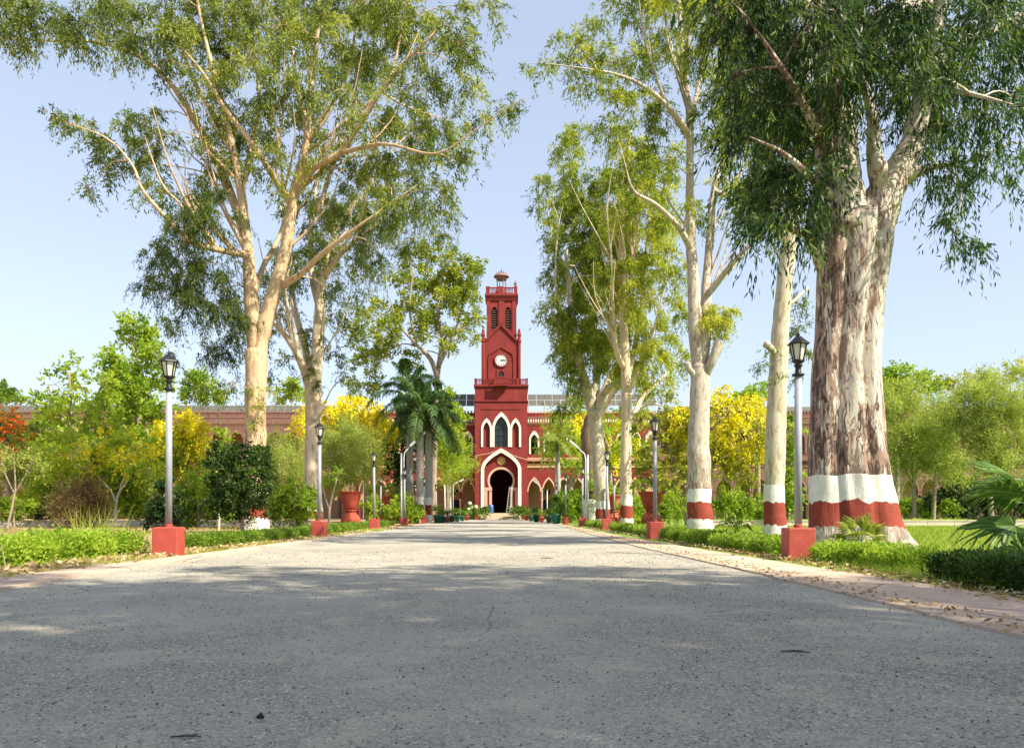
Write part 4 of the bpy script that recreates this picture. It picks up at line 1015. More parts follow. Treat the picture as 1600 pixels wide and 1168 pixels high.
a.limb([(1290,415,16),(1276,385,13,-.2),(1262,368,9,-.4),(1235,358,6,-.7),(1200,350,3.5,-1),(1170,365,2,-1)], 10)
a.limb([(1310,130,22),(1350,60,26,.6),(1410,25,24,1),(1480,-20,18,1.4),(1560,-90,10,1.6)], 14)
a.limb([(1445,110,12),(1500,75,10,.3),(1560,45,9,.5),(1630,5,7,.6),(1700,-50,4,.6)], 12)
a.limb([(1305,250,10),(1270,190,8,-.8),(1230,120,6,-1.4),(1190,60,4,-1.8),(1160,20,2.5,-2)], 9)
a.limb([(1310,320,9),(1270,280,7,-.8),(1225,240,5,-1.3),(1185,220,3,-1.6)], 8)
a.limb([(1440,150,8),(1480,140,6,-.8),(1530,150,4.5,-1.4),(1585,165,3,-1.6)], 8)
a.limb([(1480,262,2.4,-.4),(1498,280,1.8,-.5),(1500,320,1.4,-.6),(1495,365,1,-.6)], 7)
cl = [(1200,335,34),(1240,335,36),(1178,372,16),(1278,345,30,-.8),(1180,60,60),(1195,150,60),(1170,240,38),(1245,250,55),(1290,185,60),(1215,15,70),(1288,290,40,-1.0),(1345,130,50,1.0),(1360,50,70),(1312,225,36,-.9),(1420,120,55),(1405,180,38,1.3),(1450,185,48),(1480,60,60),(1420,10,70),(1540,60,50),(1500,130,48),(1540,180,38),(1495,225,24),(1530,215,24),(1580,120,34),(1585,205,28),(1300,60,60),(1250,100,60),(1245,180,55),(1310,120,55,-1.4),(1150,150,34),(1140,30,50),(1230,300,38),(1385,100,50,-1.2),(1448,225,22,.8),(1200,200,45),(1280,40,50,-1.5),(1460,130,40),(1270,385,16,-.6),(1210,375,16),(1165,330,20),(1560,20,50),(1595,50,40)]
cl = [(c[0], c[1]-26)+tuple(c[2:]) for c in cl]
a.crown(cl, 'eucR', 1.3, 1.12, 1.5, 20, .36, .2, minr=.03, kfac=.02)
a.crown([(1455,262,18,-.5),(1520,265,20),(1545,240,22),(1490,250,22,-.6),(1440,215,20,-.6),(1480,280,15),(1500,300,16),(1488,330,14),(1495,365,12),(1512,385,11),(1530,385,8),(1425,60,30,-1.6),(1420,130,25,-1.6),(1590,250,20),(1575,280,14),(1480,345,10),(1455,290,8),(1585,150,25,-1),(1640,120,40),(1650,220,35),(1620,60,40)], 'eucR', 1.5, .95, .8, 9, .45, .17, minr=.012)
a.crown([(1200,-190,130),(1350,-220,140),(1500,-190,140),(1660,-120,110),(1250,-320,150),(1420,-360,160),(1580,-300,130)], 'euc', .7, 2.2, 2.5, 22, .4, .15, kfac=.02)
a.done(L_['euc_d'])

# ---- right middle: two pale trees beside the avenue and the rough stump
a = Tree('eucalyptus_tree', 'grey-white eucalyptus with low wide fork, nearest the avenue right of the tower', 'tree', 938, 55, B_['R2'])
a.limb([(942,818,12),(941,780,11),(936,720,10.5),(931,670,10.5),(929,640,11)], 18, True)
a.limb([(928,650,9),(921,620,9),(909,580,7,-1),(898,520,5.5,-2),(890,460,4,-2),(884,390,3,-2)], 10)
a.limb([(931,650,9),(944,615,8.5),(957,585,7.5,1),(972,560,6,1.5),(985,510,5,2),(992,440,3.6,2),(998,380,2.5,2)], 10)
a.limb([(946,612,6),(955,602,5,-1),(966,599,4,-1.5),(978,597,3,-2)], 8)
a.limb([(928,640,6),(932,590,6,2),(930,520,5,3),(925,440,4,3),(922,360,3,3)], 9)
a.limb([(905,570,4,-1),(880,520,3,-2),(868,440,2.4,-3),(872,360,1.8,-3)], 7)
a.crown([(848,290,16),(842,320,12),(880,230,22),(898,265,28),(870,318,26),(918,325,34),(900,210,20),(887,375,30),(932,395,38),(890,445,34),(862,350,18),(940,470,38),(885,515,32),(925,545,34),(888,585,26),(918,610,20),(878,555,22),(900,490,34),(872,420,22),(950,330,34),(945,540,30),(890,320,26),(940,280,28),(875,640,12),(905,545,28),(965,440,30),(905,420,34),(930,510,34),(865,480,18),(960,570,24),(920,370,34)], 'euc', 2.1, 1.7, 3.5, 14, .52, .17)
a.done(L_['euc_b'])
a = Tree('eucalyptus_tree', 'slim cream straight eucalyptus between the forked tree and the ringed tall tree', 'tree', 979, 50, B_['R5'])
a.limb([(980,822,10.5),(979,790,9.5),(978,720,8.5),(979,640,8),(977,560,7.5),(973,460,6,-.3),(972,360,5,-.4),(978,280,3.5,0),(985,200,2.2,0)], 16, True)
a.limb([(982,665,5),(992,645,5,.4),(1005,620,4.4,.8),(1025,600,3.4,1),(1050,575,2.4,1.4)], 8)
a.limb([(977,580,5),(963,545,4.6,-1),(958,480,3.6,-1.5),(955,400,2.6,-2),(948,330,1.8,-2)], 8)
a.limb([(978,600,5),(992,540,4.4,1),(1003,470,3.4,1.5),(1010,380,2.4,2)], 8)
a.limb([(975,520,4),(985,450,3.6,-1),(990,380,2.8,-1.5),(1000,300,2,-2)], 8)
a.limb([(979,620,4),(1000,570,3.4,-1),(1020,520,2.8,-1.5),(1035,460,2,-2)], 8)
a.shoots(26, 5.0, .06, .07, 9)
a.crown([(960,290,32),(1000,262,30),(1038,300,26),(1000,365,38),(1040,395,28),(1010,465,36),(975,430,34),(980,555,30),(1030,530,30),(1060,485,22),(1045,600,16),(1000,600,20),(965,220,22),(1055,430,24),(985,500,34),(1050,340,24),(960,370,30),(1065,560,16),(1010,310,30),(1055,640,14),(975,330,34),(1000,420,34),(1030,345,26),(975,480,34),(1020,560,30),(990,240,26)], 'euc', 2.0, 1.55, 3.0, 14, .72, .17)
a.done(L_['euc_b'])
a = Tree('old_tree', 'rough dark brown leaning trunk with a white painted foot behind the forked tree', 'tree', 926, 62, B_['stump'])
a.limb([(930,815,18),(927,780,16),(924,720,14.5),(922,670,13),(940,630,11),(960,605,8),(985,590,6,.5),(1010,600,4,1)], 14, True)
a.limb([(924,680,8),(928,640,6),(925,610,4)], 8)
a.crown([(925,765,12,-1),(915,740,10,-1),(938,780,12,-1),(990,600,16),(1020,610,14),(965,640,18),(905,620,16)], 'broad', 1.2, 1.3, .6, 7, .5)
a.done(L_['lime'])
# ---------------------------------------------------------------- smaller trees and shrubs
def tree(name, label, cat, px, D, bark, limbs, crowns, mat, group=None, wood='trunk'):
    """limbs: lists of (px,py,r); crowns: (clusters, style, lai, scale, spread, tint[, material, part name])"""
    t = Tree(name, label, cat, px, D, bark, group)
    for i, l in enumerate(limbs): t.limb(l, 8, root=(i == 0))
    extra = []
    for c in crowns:
        cl, sty, lai, sc, sp, ti = c[:6]
        t.crown(cl, sty, lai*1.5, sc*1.1, sp, 10, ti, .15, subr=.40)
        if len(c) > 6: t.leafparts(c[7], c[6])
    t.done(mat, wood); return t
G1 = 'broadleaf trees behind the left lawn'
bk, pl = B_['plain'], B_['pale']
tree('broadleaf_tree', 'tall domed light green tree rising behind the nearest left lamp post', 'tree', 215, 62, bk,
 [[(215,800,4),(215,720,3.6),(217,640,3),(214,560,2)]], [([(205,528,32),(235,555,30),(188,575,28),(228,605,34),(180,620,30),(240,645,26),(205,660,30),(170,560,16),(250,590,16),(215,510,18),(200,600,34)], 'broad', 1.5, 1.9, 2.0, .55)], L_['lime'])
tree('broadleaf_tree', 'loose pale green sapling tree with several uneven tops left of the domed tree', 'tree', 112, 52, bk,
 [[(118,800,3),(116,720,2.6),(112,650,2.2),(108,580,1.4)],[(116,700,2),(140,640,1.8),(165,590,1)],[(117,690,2),(90,640,1.6),(75,600,1)]],
 [([(110,572,16),(92,600,22),(130,608,22),(162,600,20),(100,645,34),(150,655,30),(190,662,26),(62,672,24),(125,690,30),(80,630,22),(175,630,16)], 'broad', 1.05, 1.7, 2.0, .70)], L_['lime'])
tree('cassia_tree', 'spreading cassia with sparse pale yellow flower clusters at the left', 'flowering tree', 180, 46, pl,
 [[(180,815,2.6),(181,790,2.4),(186,770,2),(200,750,1.4)],[(181,785,2),(172,765,1.6),(150,740,1.2)],[(184,775,1.6),(194,745,1.2),(210,720,.9)]],
 [([(85,705,20),(118,695,22),(160,690,22),(205,690,22),(235,700,18),(140,715,20),(100,730,14),(190,712,20)], 'hang', .40, 1.4, 1.5, .5, L_['yellow'], 'blossom'),
  ([(80,705,24),(118,700,26),(158,698,28),(205,700,28),(140,735,30),(185,738,26),(230,735,20),(95,740,20),(225,700,18),(60,700,16)], 'broad', 1.2, 1.5, 2.0, .80)], L_['lime'])
tree('flame_tree', 'feathery tree with orange-red flowers at the far left edge', 'flowering tree', 12, 50, bk,
 [[(12,805,3.4),(14,740,3),(8,690,2.4),(0,650,1.6)],[(13,730,2.2),(35,690,1.6),(45,660,1)]],
 [([(8,648,16),(28,662,14),(38,690,12),(12,700,14),(-15,660,20),(2,675,12)], 'broad', .55, 1.2, 1, .5, L_['orange'], 'blossom'),
  ([(5,665,24),(30,680,22),(40,710,22),(15,730,24),(-15,690,30),(55,730,16),(-20,740,30),(50,700,16)], 'wisp', 1.5, 1.9, 1.5, .3)], L_['mist'])
tree('young_tree', 'thin leaning young tree with upright twigs at the lower left edge', 'tree', 10, 34, bk,
 [[(10,815,2),(20,785,1.8),(24,760,1.4),(22,720,.8)],[(20,775,1.2),(38,745,.9),(52,720,.6)],[(22,770,1.2),(10,745,.9),(0,720,.6)]],
 [([(22,715,12),(48,715,12),(5,720,12),(60,735,9)], 'wisp', .6, 1.2, .4, .7)], L_['mist'])
tree('shrub', 'round brown half-dry thorny bush on the left lawn', 'bush', 122, 38, bk, [[(120,818,3),(122,800,2),(125,780,1.2)]],
 [([(105,785,24),(125,775,26),(145,785,24),(120,795,26),(140,800,18),(98,800,16)], 'wisp', 1.5, 1.3, .8, .4)], L_['brown'])
tree('shrub', 'rounded light green bush at the far left edge of the lawn', 'bush', 22, 42, bk, [[(22,812,2),(22,800,1.4),(24,790,.8)]],
 [([(5,792,16),(28,788,17),(40,795,12),(15,800,14)], 'broad', 2.0, 1.1, .6, .65)], L_['lime'])
tree('shrub', 'big sunlit yellow-green bush behind the brown thorny bush', 'bush', 165, 48, bk, [[(165,812,3),(165,790,2),(160,760,1.2)]],
 [([(150,750,26),(185,760,28),(210,770,26),(190,785,22),(220,790,16),(160,785,20),(95,755,24),(120,745,26),(75,770,20),(225,750,18)], 'broad', 1.8, 1.4, 1.2, .62)], L_['lime'])
tree('broadleaf_tree', 'broad light green tree filling the left background between the cassia and the orange tree', 'tree', 70, 60, bk,
 [[(70,806,4),(70,760,3.4),(72,700,2.6),(70,660,1.6)]],
 [([(50,690,26),(80,680,26),(60,720,28),(95,715,26),(30,740,26),(75,750,26),(110,745,24),(20,705,20),(45,775,20),(135,760,20)], 'broad', 1.6, 1.8, 1.4, .72)], L_['lime'])
tree('broadleaf_tree', 'dense lime green tree behind the cassia, under the domed tree', 'tree', 232, 58, bk,
 [[(232,806,4),(232,760,3.4),(232,700,2.6),(230,670,1.6)]],
 [([(215,690,26),(240,690,24),(225,720,28),(250,720,24),(205,740,26),(240,750,26),(225,775,20),(335,730,18),(330,700,14),(345,680,12)], 'broad', 1.6, 1.8, 1.4, .68)], L_['lime'])
tree('laburnum_tree', 'bright yellow laburnum right of the nearest left lamp post', 'flowering tree', 285, 52, bk,
 [[(285,812,3),(284,760,2.6),(286,710,2),(290,670,1.2)]],
 [([(283,655,18),(265,685,20),(300,680,20),(312,665,15),(252,668,14),(285,705,20),(318,690,12),(248,700,12),(295,640,8)], 'hang', 1.6, 1.5, 1.4, .5, L_['yellow'], 'blossom'),
  ([(270,720,22),(300,720,22),(250,725,18),(285,690,20),(310,735,16)], 'broad', 1.1, 1.5, 1.4, .6)], L_['lime'])
tree('shrub', 'dark conical shrub directly behind the nearest left lamp post', 'bush', 255, 30, bk, [[(255,828,3),(255,800,2),(257,770,1.2)]],
 [([(250,800,20),(262,780,16),(270,800,16),(255,765,12),(240,808,14),(280,808,14),(262,750,8)], 'broad', 2.4, .8, .5, .35)], L_['deep'])
tree('shrub', 'mixed green bush between the left lamp post and the clipped square tree', 'bush', 310, 38, bk, [[(310,818,3),(310,790,2),(312,770,1.2)]],
 [([(295,765,22),(320,760,20),(330,790,22),(300,795,22),(345,800,16),(280,785,16),(350,770,14)], 'broad', 2.0, 1.0, .7, .5)], L_['leafy'] if 'leafy' in L_ else L_['lime'])
# clipped square tree
t = Tree('topiary_tree', 'dark green tree clipped to a rounded square on a thin stem', 'tree', 379, 29, bk)
t.limb([(379,832,3.4),(378,815,3),(377,795,2.8),(374,770,2.2)], 8, True); t.limb([(377,800,2),(390,780,1.6),(400,760,1)], 6); t.limb([(377,805,2),(362,785,1.6),(350,760,1)], 6)
bc_ = []
for gx in range(5):
    for gz in range(5): bc_.append((338+gx*18.5, 706+gz*19, 13, None))
t.crown([(x, y, r, t.rr.uniform(-1.0, 1.0)) for x, y, r, _ in bc_ for _ in (0, 1)], 'broad', 1.7, .75, 1, 6, .38, .15)
t.crown([(372,800,12,-.2),(392,806,10,-.2),(352,802,10,0),(410,800,8,0),(380,790,16,0)], 'broad', 1.5, .75, .4, 5, .4, .12)
t.done(leafmat('topiary_leaf', [(.014,.034,.010),(.042,.085,.016),(.14,.22,.03)], .35, .4))
tree('shrub', 'leafy green bush between the two big left eucalyptus trunks', 'bush', 460, 40, bk, [[(460,818,3),(460,795,2),(462,770,1.2)]],
 [([(445,780,22),(470,770,22),(475,795,20),(450,800,20),(430,795,14),(462,758,14),(480,780,14)], 'broad', 2.0, .95, .8, .38)], L_['lime'])
tree('young_tree', 'pale fine-leaved young tree behind the golden trunk', 'tree', 440, 55, pl, [[(440,812,2.4),(438,760,2),(436,720,1.2)]],
 [([(430,690,22),(450,720,24),(435,740,22),(470,735,20),(420,710,20),(425,760,18),(462,700,14),(400,740,16)], 'wisp', 1.3, 1.7, 1.4, .55)], L_['mist'])
tree('laburnum_tree', 'brilliant yellow laburnum between the second eucalyptus and the palms', 'flowering tree', 560, 66, bk,
 [[(575,812,4),(572,760,3.4),(565,710,3),(550,670,2)],[(570,730,2.4),(590,700,2),(605,680,1.2)],[(566,700,2),(530,665,1.4),(510,650,1)]],
 [([(522,640,20),(550,640,22),(578,655,22),(600,670,18),(562,675,22),(532,665,20),(508,645,14),(585,685,18),(610,680,12),(540,625,12),(466,655,10),(472,675,10),(470,640,8),(590,640,10),(575,700,14)], 'hang', 1.6, 1.6, 2, .5, L_['yellow'], 'blossom'),
  ([(540,680,24),(570,690,22),(520,670,20),(590,700,18),(555,655,20)], 'broad', .8, 1.6, 1.6, .55)], L_['lime'])
tree('willowy_shrub', 'wispy pale green shrub sprouting over the nearest left urn', 'shrub', 548, 47.9, pl,
 [[(548,812,1.6),(548,765,1.6),(546,740,1.3),(540,700,.9)],[(544,750,1.2),(560,720,.9),(575,700,.6)],[(543,755,1.2),(520,720,.9),(505,700,.6)]],
 [([(545,745,20),(525,725,22),(562,730,22),(510,705,20),(545,700,26),(578,710,18),(530,680,20),(560,685,20),(500,730,16),(515,755,14),(575,745,14),(505,680,12),(590,735,10),(545,665,14)], 'wisp', 1.15, 1.35, 1.0, .62)], L_['mist'])
tree('young_tree', 'slender forked white-stemmed sapling left of the first urn', 'tree', 514, 42, B_['pale'],
 [[(515,820,2.2),(515,795,1.9),(519,775,1.4),(526,750,1)],[(515,798,1.5),(508,775,1.1),(503,755,.8)]],
 [([(520,745,10),(503,750,8),(528,738,8)], 'broad', .8, .9, .4, .6)], L_['lime'])
tree('broadleaf_tree', 'dark glossy mango-like tree just left of the royal palms', 'tree', 622, 68, bk, [[(622,810,4),(621,760,3.4),(622,720,2.4)]],
 [([(612,690,16),(628,675,16),(620,712,18),(635,735,16),(615,735,14),(640,700,14),(632,755,12),(608,668,10)], 'broad', 2.4, 1.6, 1.4, .3)], L_['deep'])
tree('broadleaf_tree', 'airy yellow-green tree rising behind the palms beside the tower', 'tree', 682, 80, bk,
 [[(678,812,5),(678,740,4.6),(680,660,4.3),(683,600,4),(686,565,3.6)],[(684,590,4.4),(672,560,4,-1),(648,535,3,-2),(622,505,2,-3),(610,470,1.4,-3)],[(686,568,4.4),(698,545,3.6,1),(712,522,2.8,2),(738,505,1.6,2)],[(685,575,4),(690,530,3.4,0),(684,480,2.6,0),(690,430,1.6,0)],[(650,536,2.4,-2),(640,480,2,-2),(646,420,1.2,-2)],[(712,522,2.2,2),(722,480,1.8,2),(738,440,1.2,2)],[(690,535,2.4),(705,520,2,-1),(700,560,1,-1)]],
 [([(640,400,20),(668,392,18),(698,402,22),(735,425,22),(620,435,18),(655,445,26),(715,465,26),(678,495,26),(592,480,18),(610,515,22),(562,520,20),(738,495,16),(645,560,18),(580,565,22),(700,535,18),(548,600,14),(745,455,16),(690,440,22),(628,480,22),(600,550,20),(560,560,16),(725,520,14),(740,530,10),(570,490,14),(655,520,18),(585,600,16),(555,625,12),(748,415,12),(660,480,20),(710,430,18),(640,620,18),(600,520,22),(700,470,22),(720,450,22),(670,440,20)], 'broad', 1.3, 1.5, 3.0, .58)], L_['euc_b'])
tree('broadleaf_tree', 'small bright feathery green tree before the wing left of the tower', 'tree', 702, 84, pl, [[(704,808,2.4),(703,770,2),(702,730,1.4)]],
 [([(696,695,18),(708,700,12),(690,720,16),(708,725,16),(700,745,14),(722,735,9),(715,700,10),(690,690,14),(732,728,7),(700,680,12)], 'wisp', 1.7, 2.6, 1.4, .72)], L_['lime'])
tree('broadleaf_tree', 'light green tree poking between the palms and the left wing roof', 'tree', 705, 92, bk, [[(700,808,3),(700,700,2.6),(704,640,2)]],
 [([(700,640,18),(712,655,14),(704,668,14),(695,620,14)], 'broad', 1.9, 2.2, 1, .6)], L_['lime'])
for lab, px, D, cl, tn in (('dark green tree top showing above the left roof beside the lantern lamp', 310, 140, [(300,600,16),(318,602,16),(330,612,14),(305,615,14),(340,622,10),(285,620,10),(312,585,10)], .45),
   ('small round green tree top above the roof between the two left trunks', 456, 140, [(450,610,14),(462,605,12),(470,618,10),(440,620,10),(456,598,8)], .7),
   ('pale hazy tree tops behind the roof at the far left edge', 10, 160, [(0,612,16),(20,618,14),(38,624,10),(-20,610,16),(58,626,7)], .3)):
    tree('distant_tree', lab, 'tree', px, D, bk, [[(px,800,3),(px,700,2.6),(px,630,2)]], [(cl, 'broad', 1.9, 3.0, 2.5, tn)], L_['lime'], 'distant trees beyond the roofs')

# right side
tree('laburnum_tree', 'broad yellow laburnum with olive leaves behind the ringed trunk on the right', 'flowering tree', 1075, 42, bk,
 [[(1077,822,6),(1073,790,5.4),(1070,755,5),(1062,720,4)],[(1072,770,4),(1100,735,3),(1150,705,2),(1185,690,1.2)],[(1065,735,3),(1040,700,2),(1015,680,1.2)],[(1068,745,3),(1100,690,2.4),(1130,650,1.4)],[(1073,780,3),(1040,755,2.2),(1010,748,1.2)]],
 [([(1060,648,16),(1108,622,22),(1142,640,26),(1170,632,22),(1190,655,18),(1150,668,24),(1100,650,20),(1125,610,14),(1075,640,14),(1185,690,18),(1160,700,18),(1120,680,18),(1185,625,14),(1200,640,12),(1070,680,12),(1200,700,12)], 'hang', .75, 1.15, 1.6, .5, L_['yellow'], 'blossom'),
  ([(1045,685,26),(1065,728,26),(1120,700,28),(1160,710,28),(1018,700,22),(1130,735,24),(1000,665,16),(1035,738,20),(1100,660,26),(1150,660,24),(1185,680,20),(1010,730,16),(1165,745,16),(1090,750,20),(1060,655,20),(1030,655,14),(1125,630,16),(1045,620,10)], 'broad', 1.25, 1.2, 1.6, .58)], L_['olive'])
tree('laburnum_tree', 'slim yellow laburnum behind the forked tree, close to the right wing', 'flowering tree', 955, 76, bk,
 [[(955,812,4),(954,760,3.4),(950,700,2.4),(930,660,1.6)]],
 [([(906,672,12),(950,690,12),(962,665,12),(915,655,12),(965,712,10),(900,655,10),(950,718,9),(990,690,10)], 'hang', 1.2, 1.8, 1.2, .45, L_['yellow'], 'blossom'),
  ([(905,690,14),(950,670,18),(965,690,16),(900,640,14),(980,670,16),(955,720,14),(1000,650,14),(995,700,14)], 'broad', 1.2, 1.9, 1.2, .65)], L_['lime'])
tree('broadleaf_tree', 'bright green low-branching tree by the right arcade', 'tree', 892, 82, bk, [[(892,810,5),(891,770,4.4),(894,735,3.4)],[(892,760,3),(905,740,2.4),(915,725,1.2)],[(891,765,3),(880,735,2),(872,710,1)]],
 [([(888,690,16),(872,700,12),(902,705,14),(885,720,12),(910,725,11),(860,690,9),(895,670,12)], 'broad', 1.6, 1.9, 1.2, .68)], L_['lime'])
tree('broadleaf_tree', 'yellow-green feathery tree draping over the right wing windows', 'tree', 868, 86, bk, [[(868,810,2.4),(868,760,2),(870,700,1.4)]],
 [([(862,690,10),(866,672,11),(878,662,12),(845,706,5),(858,710,9),(870,645,9)], 'wisp', 1.3, 2.6, 1.0, .6)], L_['lime'])
tree('broadleaf_tree', 'willowy light green tree directly right of the huge patchy trunk', 'tree', 1425, 52, bk,
 [[(1428,815,3.6),(1428,770,3.2),(1425,720,2.6),(1415,680,1.8)],[(1427,750,2.2),(1445,700,1.6),(1455,670,1)],[(1427,760,2),(1405,710,1.4),(1398,680,.9)]],
 [([(1405,650,30),(1398,700,28),(1430,625,22),(1450,665,28),(1440,700,26),(1410,735,20),(1455,730,18),(1390,630,20),(1470,700,18),(1380,670,22),(1425,680,28)], 'wisp', 1.5, 1.9, 1.6, .62)], L_['mist'])
tree('broadleaf_tree', 'large willowy tree with yellowish top in the upper right garden', 'tree', 1548, 50, bk,
 [[(1550,822,4.4),(1548,780,4),(1549,730,3.4),(1545,690,2.4)],[(1549,745,2.6),(1575,700,2),(1595,660,1.2)],[(1549,755,2.4),(1520,705,1.8),(1505,670,1)]],
 [([(1518,625,28),(1558,602,24),(1590,640,30),(1540,665,32),(1500,680,26),(1580,695,28),(1500,640,22),(1620,620,30),(1560,640,30),(1530,710,24),(1610,690,26),(1490,710,16),(1570,735,18),(1530,600,14),(1590,590,14)], 'wisp', 1.5, 1.9, 1.6, .60)], L_['mist'])
tree('broadleaf_tree', 'slender grey-stemmed tree shading the lawn, left of the willowy garden tree', 'tree', 1470, 56, bk,
 [[(1458,812,3.6),(1460,770,3.2),(1464,720,2.4)],[(1460,760,2),(1480,720,1.4)]],
 [([(1470,690,22),(1490,660,20),(1455,660,18),(1480,720,18),(1500,745,16),(1460,630,16)], 'wisp', 1.4, 2.0, 1.2, .5)], L_['mist'])
tree('distant_tree', 'darker round green tree top above the garden behind the huge trunk', 'tree', 1402, 95, bk, [[(1402,805,4),(1402,700,3),(1404,620,2)]],
 [([(1400,585,20),(1420,598,18),(1390,605,18),(1440,592,14),(1452,605,12),(1410,615,22),(1380,590,12)], 'broad', 1.8, 2.4, 1.5, .50)], L_['lime'], 'distant trees beyond the roofs')
tree('distant_tree', 'faded grey-green tree line behind the upper right garden tree', 'tree', 1580, 120, bk, [[(1580,805,4),(1580,700,3),(1580,620,2)]],
 [([(1540,598,16),(1575,580,14),(1600,575,14),(1500,602,16),(1630,585,20),(1470,600,14)], 'broad', 1.3, 2.6, 3, .75)], L_['olive'], 'distant trees beyond the roofs')
tree('distant_tree', 'flat green tree top between the slanting trunk and the laburnum', 'tree', 1185, 110, bk, [[(1185,805,4),(1185,700,3),(1185,620,2)]],
 [([(1180,612,16),(1165,618,12),(1195,608,12),(1150,625,9)], 'broad', 1.9, 2.6, 2, .5)], L_['lime'], 'distant trees beyond the roofs')
tree('shrub', 'dark thick bush mass under the garden trees on the right', 'bush', 1500, 60, bk, [[(1500,812,3),(1500,790,2),(1500,765,1.2)]],
 [([(1490,765,24),(1520,770,24),(1545,780,22),(1575,780,24),(1510,790,20),(1600,775,24),(1470,785,14)], 'broad', 2.2, 1.7, 1.2, .25)], L_['deep'])
tree('shrub', 'olive bush filling the gap between the slanting trunk and the huge trunk', 'bush', 1232, 44, bk, [[(1232,818,3),(1232,780,2),(1232,740,1.2)]],
 [([(1232,700,16),(1228,735,18),(1238,770,18),(1225,795,16),(1245,795,14),(1236,665,14),(1222,760,12)], 'broad', 1.8, 1.2, .8, .45)], L_['lime'])

# low shrubs in rows under the trees
def low_row(pxs, D, yt, yb, r, sty, lai, sc, mat, ti, lab, word):
    for i, px in enumerate(pxs):
        D2 = D+random.uniform(-2, 2); t = Tree('shrub', lab[i], 'bush', px, D2, bk, word)
        t.limb([(px,HY+CAMH/D2*FPX,2),(px,(yt+yb)/2,1.4),(px+2,yt+4,.8)], 6, True)
        h = (yb-yt)/2
        t.crown([(px+random.uniform(-r*.5, r*.5), random.uniform(yt+h*.5, yb-h*.4), h*random.uniform(.7, 1.0)) for _ in range(5)], sty, lai, sc, .7, 6, ti, .14); t.done(mat, 'stem')
low_row([1415, 1445, 1476], 60, 779, 806, 16, 'broad', 1.8, 1.1, L_['lime'], .35,
 ['dark green low bush nearest the huge trunk at the back of the right lawn', 'dark green low bush between two tree stems at the back of the right lawn', 'dark green low bush below the slender grey stem on the right lawn'], 'low bushes along the back of the right lawn')
low_row([1135, 1160, 1183], 50, 772, 812, 12, 'broad', 1.3, 1.1, L_['leaf_'] if 'leaf_' in L_ else L_['lime'], .42,
 ['low bush just right of the ringed trunk foot', 'low bush midway between the ringed trunk and the slanting trunk', 'low bush touching the slanting trunk foot'], 'low bushes between the right trunks')
low_row([585, 625, 645], 55, 770, 812, 14, 'broad', 1.5, 1.2, L_['lime'], .6,
 ['leafy light green shrub right of the first left urn', 'leafy light green shrub right of the second left urn', 'leafy light green shrub at the royal palm feet'], 'leafy shrubs behind the left hedge')
low_row([1003, 1045, 985], 52, 772, 814, 14, 'broad', 1.4, 1.2, L_['lime'], .6,
 ['leafy shrub under the bell-shaped urn bowl', 'yellowish leafy shrub right of the bell-shaped urn', 'leafy shrub left of the bell-shaped urn'], 'leafy shrubs behind the right hedge')
low_row([60, 130, 205, 240], 55, 785, 810, 18, 'broad', 1.6, 1.2, L_['deep'], .45,
 ['dark low bush left of the brown thorny bush', 'dark low bush behind the brown thorny bush', 'dark low bush behind the forked white sapling stem', 'dark low bush left of the conical shrub'], 'dark low bushes at the back of the left lawn')
low_row([345, 365, 420], 50, 770, 812, 14, 'broad', 1.7, 1.1, L_['deep'], .5,
 ['dark bush behind the thin stake and clipped tree', 'dark bush right behind the clipped tree stem', 'dark bush right of the golden trunk'], 'dark bushes behind the clipped tree')
low_row([888, 905, 880], 66, 768, 810, 9, 'broad', 1.5, 1.4, L_['leaf2'] if 'leaf2' in L_ else L_['lime'], .35,
 ['rounded green shrub left of the fourth right lamp post', 'rounded green shrub behind the fourth right lamp post', 'rounded green shrub behind the biggest green pot'], 'shrubs by the right arcade')
# flowering clumps beside the steps
for lab, px, D, fl in (('broad-leaved clump with cream flowers left of the tower steps', 737, 90, True), ('broad-leaved clump right of the tower steps', 816, 90, False), ('leafy clump beside the blue drum at the doorway', 757, 95, False), ('leafy clump before the right door jamb', 805, 96, False)):
    b = P(px, HY, D); t = thing('flower_clump', lab, 'plant', (b[0], D, 0), group='leafy clumps by the tower steps')
    mb, ti = broad_leaves(150, .9, 1.3, .75, int(px), .45, 1.0); me = mb.mesh('foliage', M['leaf_green']); set_tint(me, ti); part(me, 'foliage', t)
    if fl:
        fm = MB().lathe([(.02, 0), (.16, .05), (.22, .18), (.15, .34), (0, .38)], 8).mesh('flower', M['cream_flower'])
        for dx, dz in ((-.2, 1.7), (.1, 1.2), (-.3, 1.0), (.5, 1.3)): part(fm, 'flower', t, (dx, -.3, dz))
        MB().tube([(-.2, -.2, .2), (-.2, -.3, 1.75)], [.03, .02], 5).build('stem', M['rachis'], t)
# urn plants
for lab, px, D, yb, sc in (('low spreading plant overflowing the bell-shaped urn', 1018, 45, 762, 1.0), ('low spreading plant filling the urn behind the third right lamp', 960, 58, 775, 1.0), ('leafy plant filling the farther left urn', 600.5, 61, 770, 1.0)):
    b = P(px, yb, D); t = Tree('urn_plant', lab, 'plant', px, D, pl, 'plants in the urns')
    t.t.location = (b[0], D, b[2]-.08); t.b = np.array([b[0], D, b[2]-.08])
    t.mb.tube([(0, 0, 0), (.05, 0, .3)], [.03, .02], 5); t.nodes = [(np.array([.05, 0, .3]), .02)]
    t.crown([(px+dx, yb-dy, 9, dd) for dx, dy, dd in ((0, 6, 0), (-14, 5, 0), (14, 5, 0), (-24, 2, .2), (24, 3, -.2), (6, 12, .3), (-8, 11, -.4))], 'broad', 1.2, .95, .3, 6, .55, .15); t.done(L_['lime'], 'stem')
